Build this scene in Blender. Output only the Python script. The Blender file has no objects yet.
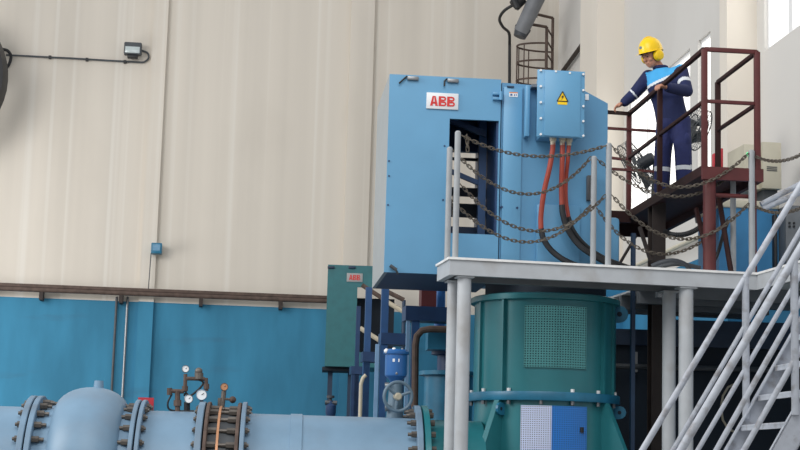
import bpy, bmesh, math, random
from mathutils import Vector, Matrix
random.seed(7)
V = Vector
C = bpy.context.scene.collection
PI = math.pi

# ------------------------------------------------------------------ camera
FPX = 1600.0
CAM = V((0, 0, 1.6))
PITCH = math.atan(241 / FPX)
ROLL = 0.028
Fw = V((0, math.cos(PITCH), math.sin(PITCH)))
U0 = V((0, -math.sin(PITCH), math.cos(PITCH)))
R0 = V((1, 0, 0))
Rt = R0 * math.cos(ROLL) + U0 * math.sin(ROLL)
Up = U0 * math.cos(ROLL) - R0 * math.sin(ROLL)

def ray(px, py): return Fw * FPX + Rt * (px - 400) + Up * (225 - py)
def P(px, py, Y):
    d = ray(px, py); return CAM + d * (Y / d.y)
def PZ(px, py, z):
    d = ray(px, py); return CAM + d * ((z - CAM.z) / d.z)

class Plane:
    """a vertical plane standing in the hall: u runs along it, d behind it, z up"""
    def __init__(s, o, deg):
        a = math.radians(deg)
        s.o = V((o.x, o.y, 0)); s.ex = V((math.cos(a), math.sin(a), 0)); s.ey = V((-math.sin(a), math.cos(a), 0))
    def uv(s, px, py, d=0.0):
        r = ray(px, py); o = s.o + s.ey * d
        t = (o - CAM).dot(s.ey) / r.dot(s.ey)
        p = CAM + r * t
        return (p - o).dot(s.ex), p.z
    def u(s, px, py, d=0.0): return s.uv(px, py, d)[0]
    def z(s, px, py, d=0.0): return s.uv(px, py, d)[1]
    def pt(s, u, d, z): return s.o + s.ex * u + s.ey * d + V((0, 0, z))
    def px(s, px, py, d=0.0):
        u, z = s.uv(px, py, d); return s.pt(u, d, z)

cam_d = bpy.data.cameras.new('camera'); cam = bpy.data.objects.new('camera', cam_d); C.objects.link(cam)
cam_d.sensor_width = 36; cam_d.lens = FPX / 800 * 36; cam_d.clip_end = 200
M3 = Matrix((Rt, Up, -Fw)).transposed()
cam.matrix_world = Matrix.Translation(CAM) @ M3.to_4x4()
bpy.context.scene.camera = cam

# ------------------------------------------------------------------ materials
def lin(c):
    def f(v):
        v /= 255.0
        return v / 12.92 if v <= .04045 else ((v + .055) / 1.055) ** 2.4
    return (f(c[0]), f(c[1]), f(c[2]), 1)
MATS = {}
def mat(name, col, rough=.5, metal=0, var=.12, scale=6, dirt=None, dirt_amt=.5, dirt_scale=3, stretch=None, bump=0, spec=.5):
    if name in MATS: return MATS[name]
    m = bpy.data.materials.new(name); m.use_nodes = True
    nt = m.node_tree; N = nt.nodes; L = nt.links
    b = N['Principled BSDF']; b.inputs['Roughness'].default_value = rough; b.inputs['Metallic'].default_value = metal
    b.inputs['Specular IOR Level'].default_value = spec
    geo = N.new('ShaderNodeNewGeometry')
    mp = N.new('ShaderNodeMapping'); L.new(geo.outputs['Position'], mp.inputs['Vector'])
    if stretch: mp.inputs['Scale'].default_value = stretch
    n = N.new('ShaderNodeTexNoise'); n.inputs['Scale'].default_value = scale; n.inputs['Detail'].default_value = 5
    L.new(mp.outputs[0], n.inputs['Vector'])
    r = N.new('ShaderNodeValToRGB'); c = lin(col)
    r.color_ramp.elements[0].position = .3; r.color_ramp.elements[1].position = .7
    r.color_ramp.elements[0].color = tuple(max(0, v * (1 - var)) for v in c[:3]) + (1,)
    r.color_ramp.elements[1].color = tuple(min(1, v * (1 + var)) for v in c[:3]) + (1,)
    L.new(n.outputs['Fac'], r.inputs['Fac'])
    out = r.outputs['Color']
    if dirt:
        n2 = N.new('ShaderNodeTexNoise'); n2.inputs['Scale'].default_value = dirt_scale; n2.inputs['Detail'].default_value = 8
        L.new(mp.outputs[0], n2.inputs['Vector'])
        r2 = N.new('ShaderNodeValToRGB'); r2.color_ramp.elements[0].position = .52; r2.color_ramp.elements[1].position = .72
        r2.color_ramp.elements[0].color = (0, 0, 0, 1); r2.color_ramp.elements[1].color = (dirt_amt,) * 3 + (1,)
        L.new(n2.outputs['Fac'], r2.inputs['Fac'])
        mx = N.new('ShaderNodeMix'); mx.data_type = 'RGBA'
        L.new(r2.outputs['Color'], mx.inputs['Factor']); L.new(out, mx.inputs[6]); mx.inputs[7].default_value = lin(dirt)
        out = mx.outputs[2]
    L.new(out, b.inputs['Base Color'])
    if bump:
        bp = N.new('ShaderNodeBump'); bp.inputs['Strength'].default_value = bump; bp.inputs['Distance'].default_value = .02
        L.new(n.outputs['Fac'], bp.inputs['Height']); L.new(bp.outputs[0], b.inputs['Normal'])
    MATS[name] = m; return m

def wall_material(name, upper, dado, dado_z, streak=(3.2, 3.2, .045), con=.07):
    m = bpy.data.materials.new(name); m.use_nodes = True
    nt = m.node_tree; N = nt.nodes; L = nt.links
    b = N['Principled BSDF']; b.inputs['Roughness'].default_value = .75; b.inputs['Specular IOR Level'].default_value = .25
    geo = N.new('ShaderNodeNewGeometry')
    def noise(scale, stretch, p0, p1, detail=4):
        mp = N.new('ShaderNodeMapping'); mp.inputs['Scale'].default_value = stretch
        L.new(geo.outputs['Position'], mp.inputs['Vector'])
        n = N.new('ShaderNodeTexNoise'); n.inputs['Scale'].default_value = scale; n.inputs['Detail'].default_value = detail
        L.new(mp.outputs[0], n.inputs['Vector'])
        r = N.new('ShaderNodeMapRange'); r.inputs[1].default_value = p0; r.inputs[2].default_value = p1
        L.new(n.outputs['Fac'], r.inputs[0]); return r.outputs[0]
    def mix(f, a, c):
        x = N.new('ShaderNodeMix'); x.data_type = 'RGBA'
        for s, v in ((x.inputs['Factor'], f), (x.inputs[6], a), (x.inputs[7], c)):
            if hasattr(v, 'is_output'): L.new(v, s)
            else: s.default_value = v
        return x.outputs[2]
    u = lin(upper)
    lo = tuple(v * (1 - con) for v in u[:3]) + (1,); hi = tuple(min(1, v * (1 + con)) for v in u[:3]) + (1,)
    c1 = mix(noise(1.0, streak, .35, .65), lo, hi)
    mul = N.new('ShaderNodeMath'); mul.operation = 'MULTIPLY'; L.new(noise(.5, (1, 1, .5), .5, .75, 8), mul.inputs[0]); mul.inputs[1].default_value = .16
    c1 = mix(mul.outputs[0], c1, lin((150, 140, 125)))
    pale = N.new('ShaderNodeMath'); pale.operation = 'MULTIPLY'; L.new(noise(1.0, (5.5, 5.5, .025), .56, .72, 2), pale.inputs[0]); pale.inputs[1].default_value = .4 if streak[2] < .1 else 0
    c1 = mix(pale.outputs[0], c1, lin((232, 228, 220)))
    d = lin(dado)
    c2 = mix(noise(1.2, (1.4, 1.4, .35), .35, .7, 6), tuple(v * .82 for v in d[:3]) + (1,), tuple(min(1, v * 1.12) for v in d[:3]) + (1,))
    mul2 = N.new('ShaderNodeMath'); mul2.operation = 'MULTIPLY'; L.new(noise(.9, (.5, .5, 2.2), .6, .75, 6), mul2.inputs[0]); mul2.inputs[1].default_value = .45
    c2 = mix(mul2.outputs[0], c2, lin((70, 95, 115)))
    sep = N.new('ShaderNodeSeparateXYZ'); L.new(geo.outputs['Position'], sep.inputs[0])
    lt = N.new('ShaderNodeMath'); lt.operation = 'LESS_THAN'; L.new(sep.outputs['Z'], lt.inputs[0]); lt.inputs[1].default_value = dado_z
    L.new(mix(lt.outputs[0], c1, c2), b.inputs['Base Color'])
    MATS[name] = m; return m

def emit(name, col, s):
    m = bpy.data.materials.new(name); m.use_nodes = True
    b = m.node_tree.nodes['Principled BSDF']; b.inputs['Base Color'].default_value = lin(col)
    b.inputs['Emission Color'].default_value = lin(col); b.inputs['Emission Strength'].default_value = s
    return m

def perforated(name, col, rough=.35, metal=0., hole=.3):
    m = bpy.data.materials.new(name); m.use_nodes = True
    nt = m.node_tree; N = nt.nodes; L = nt.links
    b = N['Principled BSDF']; b.inputs['Roughness'].default_value = rough; b.inputs['Metallic'].default_value = metal
    uv = N.new('ShaderNodeUVMap'); vm = N.new('ShaderNodeVectorMath'); vm.operation = 'FRACTION'; L.new(uv.outputs[0], vm.inputs[0])
    ds = N.new('ShaderNodeVectorMath'); ds.operation = 'DISTANCE'; L.new(vm.outputs[0], ds.inputs[0]); ds.inputs[1].default_value = (.5, .5, 0)
    lt = N.new('ShaderNodeMath'); lt.operation = 'LESS_THAN'; L.new(ds.outputs['Value'], lt.inputs[0]); lt.inputs[1].default_value = hole
    mx = N.new('ShaderNodeMix'); mx.data_type = 'RGBA'; L.new(lt.outputs[0], mx.inputs['Factor'])
    mx.inputs[6].default_value = lin(col); mx.inputs[7].default_value = lin((16, 34, 44))
    L.new(mx.outputs[2], b.inputs['Base Color']); return m

DADO_Z = 5.1
M = dict(
    wall=wall_material('cream and blue wall paint', (214, 206, 194), (64, 136, 170), DADO_Z, (1.5, 1.5, .03), .05),
    side=wall_material('pale wall paint', (215, 212, 207), (54, 126, 166), DADO_Z, (.4, .4, .4), .02),
    pilaster=wall_material('cream pilaster paint', (226, 218, 206), (54, 126, 166), DADO_Z, (.4, .4, .3), .02),
    floor=mat('concrete floor', (120, 118, 114), .8, var=.15),
    blue=mat('sky blue enamel', (98, 155, 192), .38, var=.04, scale=2),
    blue2=mat('sky blue enamel motor', (92, 148, 186), .38, var=.04, scale=2),
    sideplate=mat('pale grey sheet', (158, 166, 170), .4, var=.05),
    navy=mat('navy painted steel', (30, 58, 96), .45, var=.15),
    navyd=mat('dark navy steel', (26, 50, 76), .5, var=.2),
    frame=mat('mid blue painted steel', (40, 78, 124), .45, var=.12),
    framel=mat('pale blue tube paint', (130, 165, 200), .45, var=.1),
    teal=mat('teal enamel', (42, 118, 126), .32, var=.08, scale=3),
    teald=mat('teal green enamel', (34, 104, 110), .45, var=.1),
    tealblue=mat('blue teal flange', (36, 112, 144), .4, var=.15),
    pipe=mat('pale blue pipe paint', (116, 146, 170), .45, var=.08, scale=2.5, dirt=(118, 128, 140), dirt_amt=.35, dirt_scale=1.7),
    flange=mat('pale blue flange paint', (112, 138, 160), .5, var=.12, dirt=(90, 85, 82), dirt_amt=.5),
    bolt=mat('brown grey bolt', (104, 98, 92), .5, .4, var=.25),
    grey=mat('light grey steel paint', (186, 190, 194), .5, var=.06, scale=5, dirt=(142, 132, 120), dirt_amt=.45, dirt_scale=2.2),
    postgrey=mat('dull grey post paint', (158, 162, 165), .55, var=.08),
    deck=mat('worn deck edge', (238, 238, 236), .55, var=.1, scale=9),
    under=mat('grey deck plate', (108, 112, 116), .6, var=.1),
    stair=mat('pale grey stair paint', (188, 193, 202), .45, var=.08, scale=14, dirt=(120, 112, 108), dirt_amt=.75, dirt_scale=9),
    red=mat('red oxide steel', (88, 34, 34), .55, var=.15),
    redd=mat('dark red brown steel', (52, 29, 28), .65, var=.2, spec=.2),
    brown=mat('dark brown steel', (52, 42, 38), .7, var=.2),
    chain=mat('rusty galvanised chain', (104, 96, 86), .5, .5, var=.3, scale=20),
    orange=mat('orange red cable', (154, 62, 46), .5, var=.08),
    black=mat('black rubber', (28, 29, 32), .5, var=.2),
    hose=mat('dark grey hose', (58, 62, 68), .5, var=.15),
    white=mat('white paint', (235, 235, 235), .5, var=.02),
    plate=mat('pale grey sign', (222, 224, 226), .4, var=.02),
    signgrey=mat('dull grey sign', (160, 160, 160), .6, .0, var=.03),
    letter=mat('red lettering', (206, 42, 36), .4, var=.02),
    yellow=mat('yellow plastic', (250, 206, 20), .3, var=.03),
    cream=mat('cream gland', (196, 186, 164), .5, var=.08),
    panelcream=mat('cream cabinet paint', (206, 200, 180), .5, var=.04),
    steel=mat('grey steel', (130, 132, 134), .35, .6, var=.1),
    rust=mat('rusty brown steel', (88, 72, 64), .75, var=.3, scale=8),
    copper=mat('copper coloured rod', (192, 140, 104), .45, .3, var=.12),
    gauge=mat('white gauge face', (244, 246, 248), .3, var=.01),
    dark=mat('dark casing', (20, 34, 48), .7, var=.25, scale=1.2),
    charcoal=mat('charcoal steel', (72, 76, 80), .5, var=.15),
    duct=mat('grey duct', (118, 120, 124), .55, var=.15, scale=3),
    skin=mat('skin', (190, 134, 108), .55, var=.05),
    navycloth=mat('navy work cloth', (29, 38, 80), .85, var=.14, scale=12, bump=.25),
    navycloth2=mat('blue navy trouser cloth', (38, 45, 92), .85, var=.14, scale=12, bump=.25),
    skyblue=mat('bright blue cloth', (70, 168, 226), .85, var=.06, scale=12),
    reflect=mat('silver reflective tape', (218, 222, 226), .4, var=.03),
    blueact=mat('bright blue enamel', (48, 104, 168), .35, var=.06),
    wheel=mat('grey blue handwheel', (104, 126, 142), .5, var=.12),
    redsign=mat('red plate', (190, 48, 60), .5, var=.06),
    encl=mat('bright blue enclosure paint', (62, 138, 190), .5, var=.06),
    glassblue=mat('blue glass', (70, 130, 165), .2, var=.04),
    lens=mat('lamp lens', (190, 200, 200), .2, var=.05),
    orangelabel=mat('orange label', (226, 130, 60), .5, var=.02),
    inkblue=mat('blue print', (40, 90, 150), .5, var=.02),
)
M['pane'] = emit('bright daylight window pane', (255, 253, 248), 1.15)
M['greenlamp'] = emit('green indicator lamp', (60, 230, 150), 1.0)
M['perf_teal'] = perforated('perforated teal guard', (86, 150, 150), .22, .6, .26)
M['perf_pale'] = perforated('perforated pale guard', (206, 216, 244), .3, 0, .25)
M['perf_blue'] = perforated('perforated blue guard', (36, 124, 212), .3, 0, .27)

# ------------------------------------------------------------------ objects
ORG = {}
def tag(o, label=None, cat=None, group=None, kind=None):
    if label: o['label'] = label
    if cat: o['category'] = cat
    if group: o['group'] = group
    if kind: o['kind'] = kind
    return o
def thing(name, label, cat, loc, group=None):
    o = bpy.data.objects.new(name, None); C.objects.link(o); o.location = loc; o.empty_display_size = .1
    ORG[o.name] = V(loc); return tag(o, label, cat, group)

class MB:
    def __init__(s): s.bm = bmesh.new()
    def _hex(s, pts, bev=0):
        vs = [s.bm.verts.new(p) for p in pts]
        fs = [s.bm.faces.new([vs[i] for i in q]) for q in ((0, 3, 2, 1), (4, 5, 6, 7), (0, 1, 5, 4), (1, 2, 6, 5), (2, 3, 7, 6), (3, 0, 4, 7))]
        if bev:
            es = list({e for f in fs for e in f.edges})
            bmesh.ops.bevel(s.bm, geom=es, offset=bev, segments=2, affect='EDGES', profile=.5)
        return s
    def box(s, pl, u0, u1, d0, d1, z0, z1, bev=0):
        if u0 > u1: u0, u1 = u1, u0
        if d0 > d1: d0, d1 = d1, d0
        if z0 > z1: z0, z1 = z1, z0
        return s._hex([pl.pt(u, d, z) for z in (z0, z1) for u, d in ((u0, d0), (u1, d0), (u1, d1), (u0, d1))], bev)
    def prism(s, pts, vec):
        vec = V(vec); a = [s.bm.verts.new(p) for p in pts]; b = [s.bm.verts.new(V(p) + vec) for p in pts]
        n = len(a); s.bm.faces.new(a); s.bm.faces.new(b[::-1])
        for i in range(n): s.bm.faces.new((a[i], b[i], b[(i + 1) % n], a[(i + 1) % n]))
        return s
    def _ring(s, c, t, up, r, n, ry=None):
        x = up.cross(t)
        if x.length < 1e-6: x = t.orthogonal()
        x.normalize(); y = t.cross(x).normalized(); ry = r if ry is None else ry
        return [s.bm.verts.new(c + x * (r * math.cos(2 * PI * i / n)) + y * (ry * math.sin(2 * PI * i / n))) for i in range(n)], y
    def tube(s, pts, r, n=10, closed=False, caps=True, radii=None):
        pts = [V(p) for p in pts]; k = len(pts); rings = []
        t0 = (pts[1] - pts[0]).normalized(); up = t0.orthogonal().normalized()
        for i in range(k):
            a = pts[(i - 1) % k] if (closed or i > 0) else pts[i]
            b = pts[(i + 1) % k] if (closed or i < k - 1) else pts[i]
            t = (b - a).normalized()
            up = (up - t * up.dot(t)).normalized()
            x = up.cross(t).normalized(); rr = radii[i] if radii else r
            rings.append([s.bm.verts.new(pts[i] + (up * math.cos(2 * PI * j / n) + x * math.sin(2 * PI * j / n)) * rr) for j in range(n)])
        m = k if closed else k - 1
        for i in range(m):
            a, b = rings[i], rings[(i + 1) % k]
            off = 0
            if closed and i == k - 1:
                off = min(range(n), key=lambda o: sum((a[j].co - b[(j + o) % n].co).length for j in range(n)))
            for j in range(n):
                s.bm.faces.new((a[j], a[(j + 1) % n], b[(j + 1 + off) % n], b[(j + off) % n]))
        if caps and not closed:
            s.bm.faces.new(rings[0][::-1]); s.bm.faces.new(rings[-1])
        return s
    def cyl(s, a, b, r, n=12, r2=None): return s.tube([a, b], r, n, radii=[r, r if r2 is None else r2])
    def lathe(s, prof, o, axis, n=48, a0=0, a1=2 * PI, ref=None, close=False):
        """prof: (r, h) along axis from o"""
        axis = V(axis).normalized(); x = V(ref) if ref else axis.orthogonal(); x = (x - axis * x.dot(axis)).normalized(); y = axis.cross(x)
        full = abs(a1 - a0 - 2 * PI) < 1e-6; m = n if full else n + 1
        prof = list(prof) + ([prof[0]] if close else [])
        rings = []
        for r, h in prof:
            if r < 1e-6: rings.append([s.bm.verts.new(V(o) + axis * h)] * m); continue
            rings.append([s.bm.verts.new(V(o) + axis * h + (x * math.cos(a0 + (a1 - a0) * i / n) + y * math.sin(a0 + (a1 - a0) * i / n)) * r) for i in range(m)])
        for a, b in zip(rings, rings[1:]):
            for i in range(n):
                j = (i + 1) % m
                q = [a[i], a[j], b[j], b[i]]; w = []
                for v in q:
                    if v not in w: w.append(v)
                if len(w) > 2: s.bm.faces.new(w)
        return s
    def ell(s, c, ax, seg=16, rings=10):
        c = V(c); nv = s.bm.verts.new
        top, bot = nv(c + ax[2]), nv(c - ax[2]); rg = []
        for i in range(1, rings):
            a = PI * i / rings; sa_, ca_ = math.sin(a), math.cos(a)
            rg.append([nv(c + ax[0] * (sa_ * math.cos(2 * PI * k / seg)) + ax[1] * (sa_ * math.sin(2 * PI * k / seg)) + ax[2] * ca_) for k in range(seg)])
        nf = s.bm.faces.new
        for k in range(seg):
            m = (k + 1) % seg
            nf((top, rg[0][k], rg[0][m])); nf((bot, rg[-1][m], rg[-1][k]))
            for a, b in zip(rg, rg[1:]): nf((a[k], b[k], b[m], a[m]))
        return s
    def sph(s, c, r, seg=14, rings=9): return s.ell(c, (V((r, 0, 0)), V((0, r, 0)), V((0, 0, r))), seg, rings)
    def cap(s, a, ra, b, rb):
        a, b = V(a), V(b); k = max(2, int((b - a).length / (min(ra, rb) * .45)) + 1)
        for i in range(k + 1):
            t = i / k; s.sph(a.lerp(b, t), ra + (rb - ra) * t, 12, 8)
        return s
    def build(s, name, m, parent=None, label=None, cat=None, group=None, kind=None, smooth=True, angle=.6, org=None):
        bm = s.bm
        bmesh.ops.remove_doubles(bm, verts=bm.verts, dist=1e-5)
        bmesh.ops.recalc_face_normals(bm, faces=bm.faces)
        if org is None:
            lo = V([min(v.co[i] for v in bm.verts) for i in range(3)]); hi = V([max(v.co[i] for v in bm.verts) for i in range(3)])
            org = V(((lo.x + hi.x) / 2, (lo.y + hi.y) / 2, lo.z))
        for v in bm.verts: v.co -= org
        me = bpy.data.meshes.new(name); bm.to_mesh(me); bm.free()
        for mm in (m if isinstance(m, (list, tuple)) else [m]): me.materials.append(mm)
        if smooth:
            me.polygons.foreach_set('use_smooth', [True] * len(me.polygons)); me.set_sharp_from_angle(angle=angle)
        o = bpy.data.objects.new(name, me); C.objects.link(o)
        if parent is not None: o.parent = parent; o.location = org - ORG[parent.name]
        else: o.location = org
        ORG[o.name] = org
        return tag(o, label, cat, group, kind)

def curve_pts(pts, k=8):
    """Catmull-Rom through the points"""
    pts = [V(p) for p in pts]; q = [pts[0] * 2 - pts[1]] + pts + [pts[-1] * 2 - pts[-2]]; out = []
    for i in range(1, len(q) - 2):
        a, b, c, d = q[i - 1:i + 3]
        for j in range(k):
            t = j / k
            out.append(.5 * ((2 * b) + (c - a) * t + (2 * a - 5 * b + 4 * c - d) * t * t + (3 * b - a - 3 * c + d) * t ** 3))
    out.append(pts[-1]); return out

def letters(txt, pl, u, d, z, h, width, parent, name, m):
    """heavy block letters A and B cut from plate"""
    mb = MB(); n = len(txt); cw = width / n; w = cw * .92; e = pl.ey * -.004
    def pr(pts): mb.prism([pl.pt(u + x, d, z + y) for x, y in pts], e)
    for i, c in enumerate(txt):
        x0 = -width / 2 + cw * i + cw * .04; t = w * .32; g = h * .03
        if c == 'A':
            xm = x0 + w / 2
            pr([(x0, -h / 2), (x0 + t, -h / 2), (xm - .0, h / 2), (xm - t * .62, h / 2)])
            pr([(x0 + w - t, -h / 2), (x0 + w, -h / 2), (xm + t * .62, h / 2), (xm, h / 2)])
            pr([(x0 + t * .9, -h * .28), (x0 + w - t * .9, -h * .28), (x0 + w - t * 1.1, -h * .1), (x0 + t * 1.1, -h * .1)])
        else:
            pr([(x0, -h / 2), (x0 + t, -h / 2), (x0 + t, h / 2), (x0, h / 2)])
            for lo, hi, ww in ((-h / 2, -g / 2, w), (g / 2, h / 2, w * .95)):
                cy = (lo + hi) / 2; ro = (hi - lo) / 2; ri = ro * .36; xs = x0 + ww - ro
                pr([(x0 + t, hi - (ro - ri)), (xs, hi - (ro - ri)), (xs, hi), (x0 + t, hi)])
                pr([(x0 + t, lo), (xs, lo), (xs, lo + ro - ri), (x0 + t, lo + ro - ri)])
                K = 8
                for q in range(K):
                    a, b = -PI / 2 + PI * q / K, -PI / 2 + PI * (q + 1) / K
                    pr([(xs + ri * math.cos(a), cy + ri * math.sin(a)), (xs + ro * math.cos(a), cy + ro * math.sin(a)), (xs + ro * math.cos(b), cy + ro * math.sin(b)), (xs + ri * math.cos(b), cy + ri * math.sin(b))])
    return mb.build(name, m, parent, smooth=False)

# ------------------------------------------------------------------ the hall
WB = Plane(P(340, 300, 36.5), 6.5)
uc = None
# corner where the side wall starts (seen at x = 555)
uc, _ = WB.uv(555, 300)
corner = WB.pt(uc, 0, 0)
WS = Plane(corner, -83.5)          # u runs towards the camera along the side wall, d outwards
H = 13.5
MB().box(Plane(V((0, 0, 0)), 0), -16, 9, -1, 40, -.2, 0).build('floor', M['floor'], kind='structure')
MB().box(WB, WB.u(-160, 300), uc + .3, 0, .3, 0, H).build('wall_back', M['wall'], kind='structure')

# side wall with its windows
def sw(px, py, d=0): return WS.uv(px, py, d)
zh = sw(690, 48)[1]; zs = sw(765, 51)[1]; zb = sw(660, 205)[1]
wins = [(sw(628, 100)[0], sw(690, 100)[0], zb, zh), (sw(698, 100)[0], sw(710.5, 100)[0], zb, zh), (sw(764.5, 30)[0], sw(830, 30)[0], zs, zs + 3.0)]
su = [0] + [x for w in wins for x in w[:2]] + [sw(830, 30)[0] + 3]
mb = MB()
for i in range(0, len(su) - 1):
    a, b = su[i], su[i + 1]
    if i % 2 == 0: mb.box(WS, a, b, 0, .3, 0, H)
    else:
        w = wins[i // 2]; mb.box(WS, a, b, 0, .3, 0, w[2]); mb.box(WS, a, b, 0, .3, w[3], H)
mb.build('wall_right', M['side'], kind='structure')
for i, (a, b, z0, z1) in enumerate(wins):
    fr = MB(); t = .05
    fr.box(WS, a, b, .05, .12, z0, z0 + t).box(WS, a, b, .05, .12, z1 - t, z1).box(WS, a, a + t, .05, .12, z0, z1).box(WS, b - t, b, .05, .12, z0, z1)
    if i == 0:
        u = sw(645, 130)[0]; fr.box(WS, u - .03, u + .03, .05, .12, z0, z1)
    if i == 2:
        u = sw(789, 20)[0]; fr.box(WS, u - .08, u + .08, .02, .12, z0, z1)
    o = fr.build('window_%d' % (i + 1), M['white'], kind='structure')
    MB().box(WS, a, b, .09, .1, z0, z1).build('pane', M['pane'], o)

# pilasters on the back wall and on the side wall
def trim(n, pl, u0, u1, dep, m='wall'): return MB().box(pl, u0, u1, -dep, 0, 0, H).build('trim_%d' % n, M[m], kind='structure')
trim(1, WB, WB.u(143, 220), WB.u(158, 220), .12)
trim(2, WB, WB.u(344, 220), WB.u(368, 220), .12)
trim(3, WS, sw(580, 60, -.55)[0], sw(624, 60, 0)[0], .55, 'pilaster')
trim(4, WS, sw(757, 60, 0)[0] - .35, sw(757, 60, 0)[0], .46, 'pilaster')

# horizontal pipe with brackets above the blue paint
wp = thing('wall_pipe', 'long rusty brown pipe on brackets along the top of the blue painted wall band', 'pipe', WB.px(160, 294, -.3))
a = WB.px(-40, 288, -.33); b = WB.px(372, 303.5, -.33)
z = (WB.z(160, 294.5, -.33))
MB().cyl(WB.pt(WB.u(-60, 288), -.33, z), WB.pt(WB.u(380, 300), -.33, z), .055).build('pipe', M['rust'], wp)
MB().box(WB, WB.u(-60, 288), WB.u(330, 300), -.36, -.3, z + .055, z + .12).build('cable_tray', M['rust'], wp)
for px in (-20, 41, 121, 201, 281):
    u = WB.u(px, 298, -.3)
    MB().box(WB, u - .04, u + .04, -.36, 0, z - .22, z - .03, ).build('bracket', M['brown'], wp)
for px, lab in ((114.5, 'left of the pair of thin grey vertical conduits on the blue wall'), (125.5, 'right of the pair of thin grey vertical conduits on the blue wall')):
    u = WB.u(px, 340, -.05)
    MB().cyl(WB.pt(u, -.06, 1.2), WB.pt(u, -.06, WB.z(px, 297)), .028, 8).build('conduit', M['charcoal' if px < 120 else 'steel'], None, lab, 'conduit', 'thin conduits on the blue wall')

# flood light with its cable
fl = thing('floodlight', 'small dark floodlight fixed high on the cream wall at upper left', 'floodlight', WB.px(132, 55, -.2))
u, z = WB.uv(133, 50, -.2)
MB().box(WB, u - .2, u + .2, -.32, -.12, z - .13, z + .16, .03).build('housing', M['charcoal'], fl)
MB().box(WB, u - .17, u + .16, -.335, -.3, z - .1, z + .05, .01).build('lens', M['lens'], fl)
MB().box(WB, u - .12, u + .12, -.3, -.14, z - .2, z - .13, .02).build('ballast', M['black'], fl)
MB().box(WB, u - .05, u + .05, -.14, 0, z - .05, z + .05).build('bracket', M['black'], fl)
cb = thing('conduit', 'dark thin conduit with clips running across the cream wall from black fan to floodlight', 'conduit', WB.px(70, 58, -.05))
pts = [WB.px(x, y, -.06) for x, y in ((6, 55), (30, 56.2), (70, 58.2), (110, 60.6), (136, 62), (144, 62), (148.5, 58), (147.5, 53), (142, 50.5))]
pts = pts[:5] + curve_pts(pts[4:], 5)[1:]
MB().tube(pts, .022, 8).build('pipe', M['charcoal'], cb)
for px, py in ((50, 57), (87, 59.3), (125, 61.6)):
    u, z = WB.uv(px, py, -.06); MB().box(WB, u - .03, u + .03, -.09, -.002, z - .04, z + .03).build('clip', M['black'], cb)
# blue wall box
jb = thing('wall_switch_box', 'small blue electrical box on the cream wall above the rusty pipe', 'electrical box', WB.px(156, 252, -.27))
u, z = WB.uv(156.5, 248, -.4)
MB().box(WB, u - .12, u + .12, -.4, -.12, z - .12, z + .12, .02).build('body', M['tealblue'], jb)
MB().box(WB, u - .08, u + .08, -.41, -.4, z - .06, z + .08).build('cover', M['glassblue'], jb)
MB().cyl(WB.pt(u - .12, -.27, z - .1), WB.pt(u - .14, -.27, WB.z(150, 292)), .012, 6).build('cable', M['charcoal'], jb)

# ------------------------------------------------------------------ fans
def fan(label, c, n, R, up=V((0, 0, 1)), pole_to=None, m='charcoal', depth=.2, group=None, blade='charcoal', mot=.13):
    """round industrial fan: cage, blades, motor; n points from the blades to the motor"""
    n = V(n).normalized(); t = thing('fan', label, 'fan', c, group)
    x = n.orthogonal().normalized(); y = n.cross(x)
    cg = MB()
    for s, rr in ((-.5, 1), (.5, 1), (-.62, .55), (.62, .62), (-.66, .25)):
        cg.tube([c + n * depth * s + (x * math.cos(k * PI / 16) + y * math.sin(k * PI / 16)) * R * rr for k in range(32)], .008, 6, closed=True)
    for k in range(20):
        a = k * PI / 10; e = x * math.cos(a) + y * math.sin(a)
        cg.tube([c + n * depth * -.66 + e * R * .12, c + n * depth * -.62 + e * R * .55, c + n * depth * -.5 + e * R, c + n * depth * .5 + e * R, c + n * depth * .62 + e * R * .62, c + n * depth * .66 + e * R * .2], .0038, 5)
    cg.build('cage', M[m], t)
    for k in range(3):
        a = k * 2 * PI / 3 + .3; bl = MB()
        e = x * math.cos(a) + y * math.sin(a); g = x * -math.sin(a) + y * math.cos(a)
        p = [c + e * R * .15 - g * R * .1 - n * .03, c + e * R * .85 - g * R * .3 - n * .06, c + e * R * .88 + g * R * .25 + n * .05, c + e * R * .15 + g * R * .1 + n * .03]
        bl.prism(p, n * .008); bl.build('blade', M[blade], t)
    MB().lathe([(0, .02), (mot * .9, .02), (mot, .05), (mot, .2), (mot * .8, .25), (0, .25)], c + n * .02, n, 20).build('motor', M['hose' if m != 'black' else 'black'], t)
    if pole_to is not None:
        MB().tube([c + n * .25, c + n * .25 + (V(pole_to) - c) * .12, pole_to], .02, 8).build('pole', M[m], t)
    return t
f0 = P(-73, 76, 34.2)
fan('large black round fan on the cream wall, cut by the left edge of the view', f0, (-.12, .99, 0), 1.6, None, f0 + V((-.15, 1.6, 0)), 'black', .4, blade='black')
MB().lathe([(1.3, -.36), (1.66, -.3), (1.74, 0), (1.66, .26), (1.3, .3), (1.2, 0)], f0, (-.12, .99, 0), 48, close=True).build('shroud', M['black'], bpy.data.objects['fan'])
MB().tube(curve_pts([WB.px(0, 72, -.08), WB.px(8, 66, -.08), WB.px(11, 57, -.08), WB.px(8, 51, -.08), WB.px(2, 49, -.08)], 6), .035, 8).build('cable', M['black'], None, 'black cable loop beside the black wall fan at the left edge', 'cable')

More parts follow.
